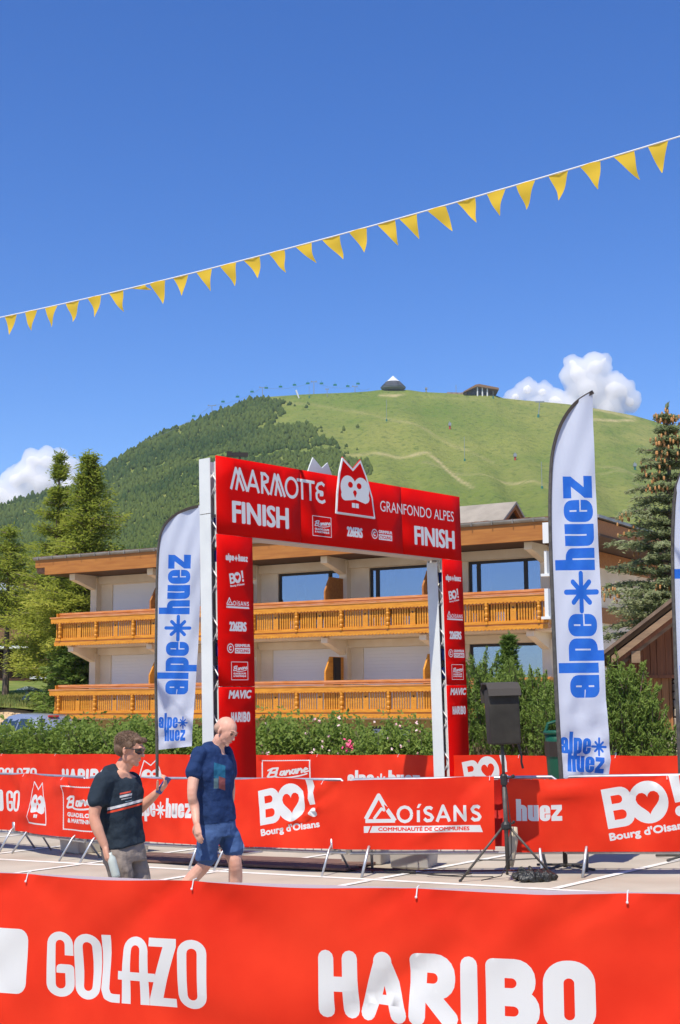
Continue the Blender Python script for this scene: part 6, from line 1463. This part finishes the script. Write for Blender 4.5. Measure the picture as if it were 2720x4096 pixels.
for k in range(26):
    a_ = random.uniform(-.9, .9); S2 = g(.02+.068*cos(a_), .055*sin(a_), .088+random.uniform(-.012, .008)); S.limb([S2, S2+(V(hf)*.022+V((0, 0, -.004)))*random.uniform(.4, 1.3)], [.011, .005], 6)
S.finish('hair', hair_m, t, .006, 2, (.03, .006))
f_ = V(hf).normalized(); u_ = V(hu); u_ = (u_-f_*u_.dot(f_)).normalized(); r_ = f_.cross(u_); HP = []; HD = []
r1 = np.random.default_rng(77)
while len(HP) < 2600:
    q = r1.normal(0, 1, 3); q /= np.linalg.norm(q)
    if q[2] < -.75 or (q[2] < .1 and q[0] > .05) or (q[2] < .55 and q[0] > .62): continue
    a3 = f_*(-.022+q[0]*.098)+r_*(q[1]*.084)+u_*(.046+q[2]*.079); HP.append(tuple(hc+a3*1.10)); dd = f_*.9+u_*(-.5*q[0]-.3 if q[2] < .5 else .05)+V(r1.normal(0, .35, 3)); dd = V(dd)-V(q)*0; HD.append(tuple(dd.normalized()))
V_, Q = quads(np.array(HP), .015, .09, axis=np.array(HD)); tag(link('hair_strands', np_mesh('hair_strands', V_, Q, mat('hair_strand', (.055, .028, .014), .5, tint=(.20, .12, .065)), tint=np.repeat(r1.uniform(0, 1, len(HP)), 4)), t), kind='stuff')
gm = MB(); sgm = mat('sunglass_lens', (.01, .01, .012), .12, spec=.8)
f_ = V(hf).normalized(); u_ = V(hu); u_ = (u_-f_*u_.dot(f_)).normalized(); r_ = f_.cross(u_); L = lambda a, b, c: hc+(f_*a+r_*b+u_*c)*1.10
for sg in (-1, 1):
    gm.add([L(.104, sg*.008, .026), L(.096, sg*.050, .030), L(.070, sg*.070, .022), L(.072, sg*.068, -.004), L(.094, sg*.048, -.014), L(.104, sg*.014, -.006)] + [L(.098, sg*.008, .026), L(.090, sg*.048, .030), L(.064, sg*.068, .022), L(.066, sg*.066, -.004), L(.088, sg*.046, -.014), L(.098, sg*.014, -.006)],
           [(0, 1, 2, 3, 4, 5), (6, 7, 8, 9, 10, 11)]+[(i_, (i_+1) % 6, (i_+1) % 6+6, i_+6) for i_ in range(6)])
gm.build('sunglasses', sgm, t); gm = MB()
for sg in (-1, 1): gm.tube([L(.070, sg*.072, .018), L(.0, sg*.086, .012), L(-.012, sg*.084, .0)], .004, 6)
gm.tube([L(.101, -.01, .018), L(.101, .01, .018)], .004, 6); gm.build('frame', black_pl, t)
# things they hold
a_ = p1(640, 3166, -.055); b_ = p1(668, 3118, -.055); d = (b_-a_).normalized(); ph = MB(); ph.box(-.036, .036, -.006, .006, -.072, .072)
c = at(654, 3142, YM-.035); zx = (at(676, 3108, YM)-at(636, 3168, YM)).normalized(); yx = V((.75, 1, .1)).cross(zx).normalized(); xx = yx.cross(zx)
o = ph.build('phone', mat('blue_phone_case', (.02, .05, .20), .3), loc=c, rot=Matrix((xx, yx, zx)).transposed().to_euler(), bevel=.004); tag(o, 'dark blue phone held up in the hand of the man with sunglasses', 'phone')
mb = MB(); mb.lathe([(.030, 0), (.033, .02), (.033, .12), (.030, .15), (.014, .17), (.014, .19)], seg=16); o = mb.build('bottle', mat('pale_bottle', (.62, .68, .62), .25, trans=.3), loc=at(466, 3510, YM-.26), rot=(0, R(-16), 0), smooth=True); tag(o, 'pale translucent bottle in the lowered hand of the man with sunglasses', 'bottle')
print('objects', len(bpy.data.objects))
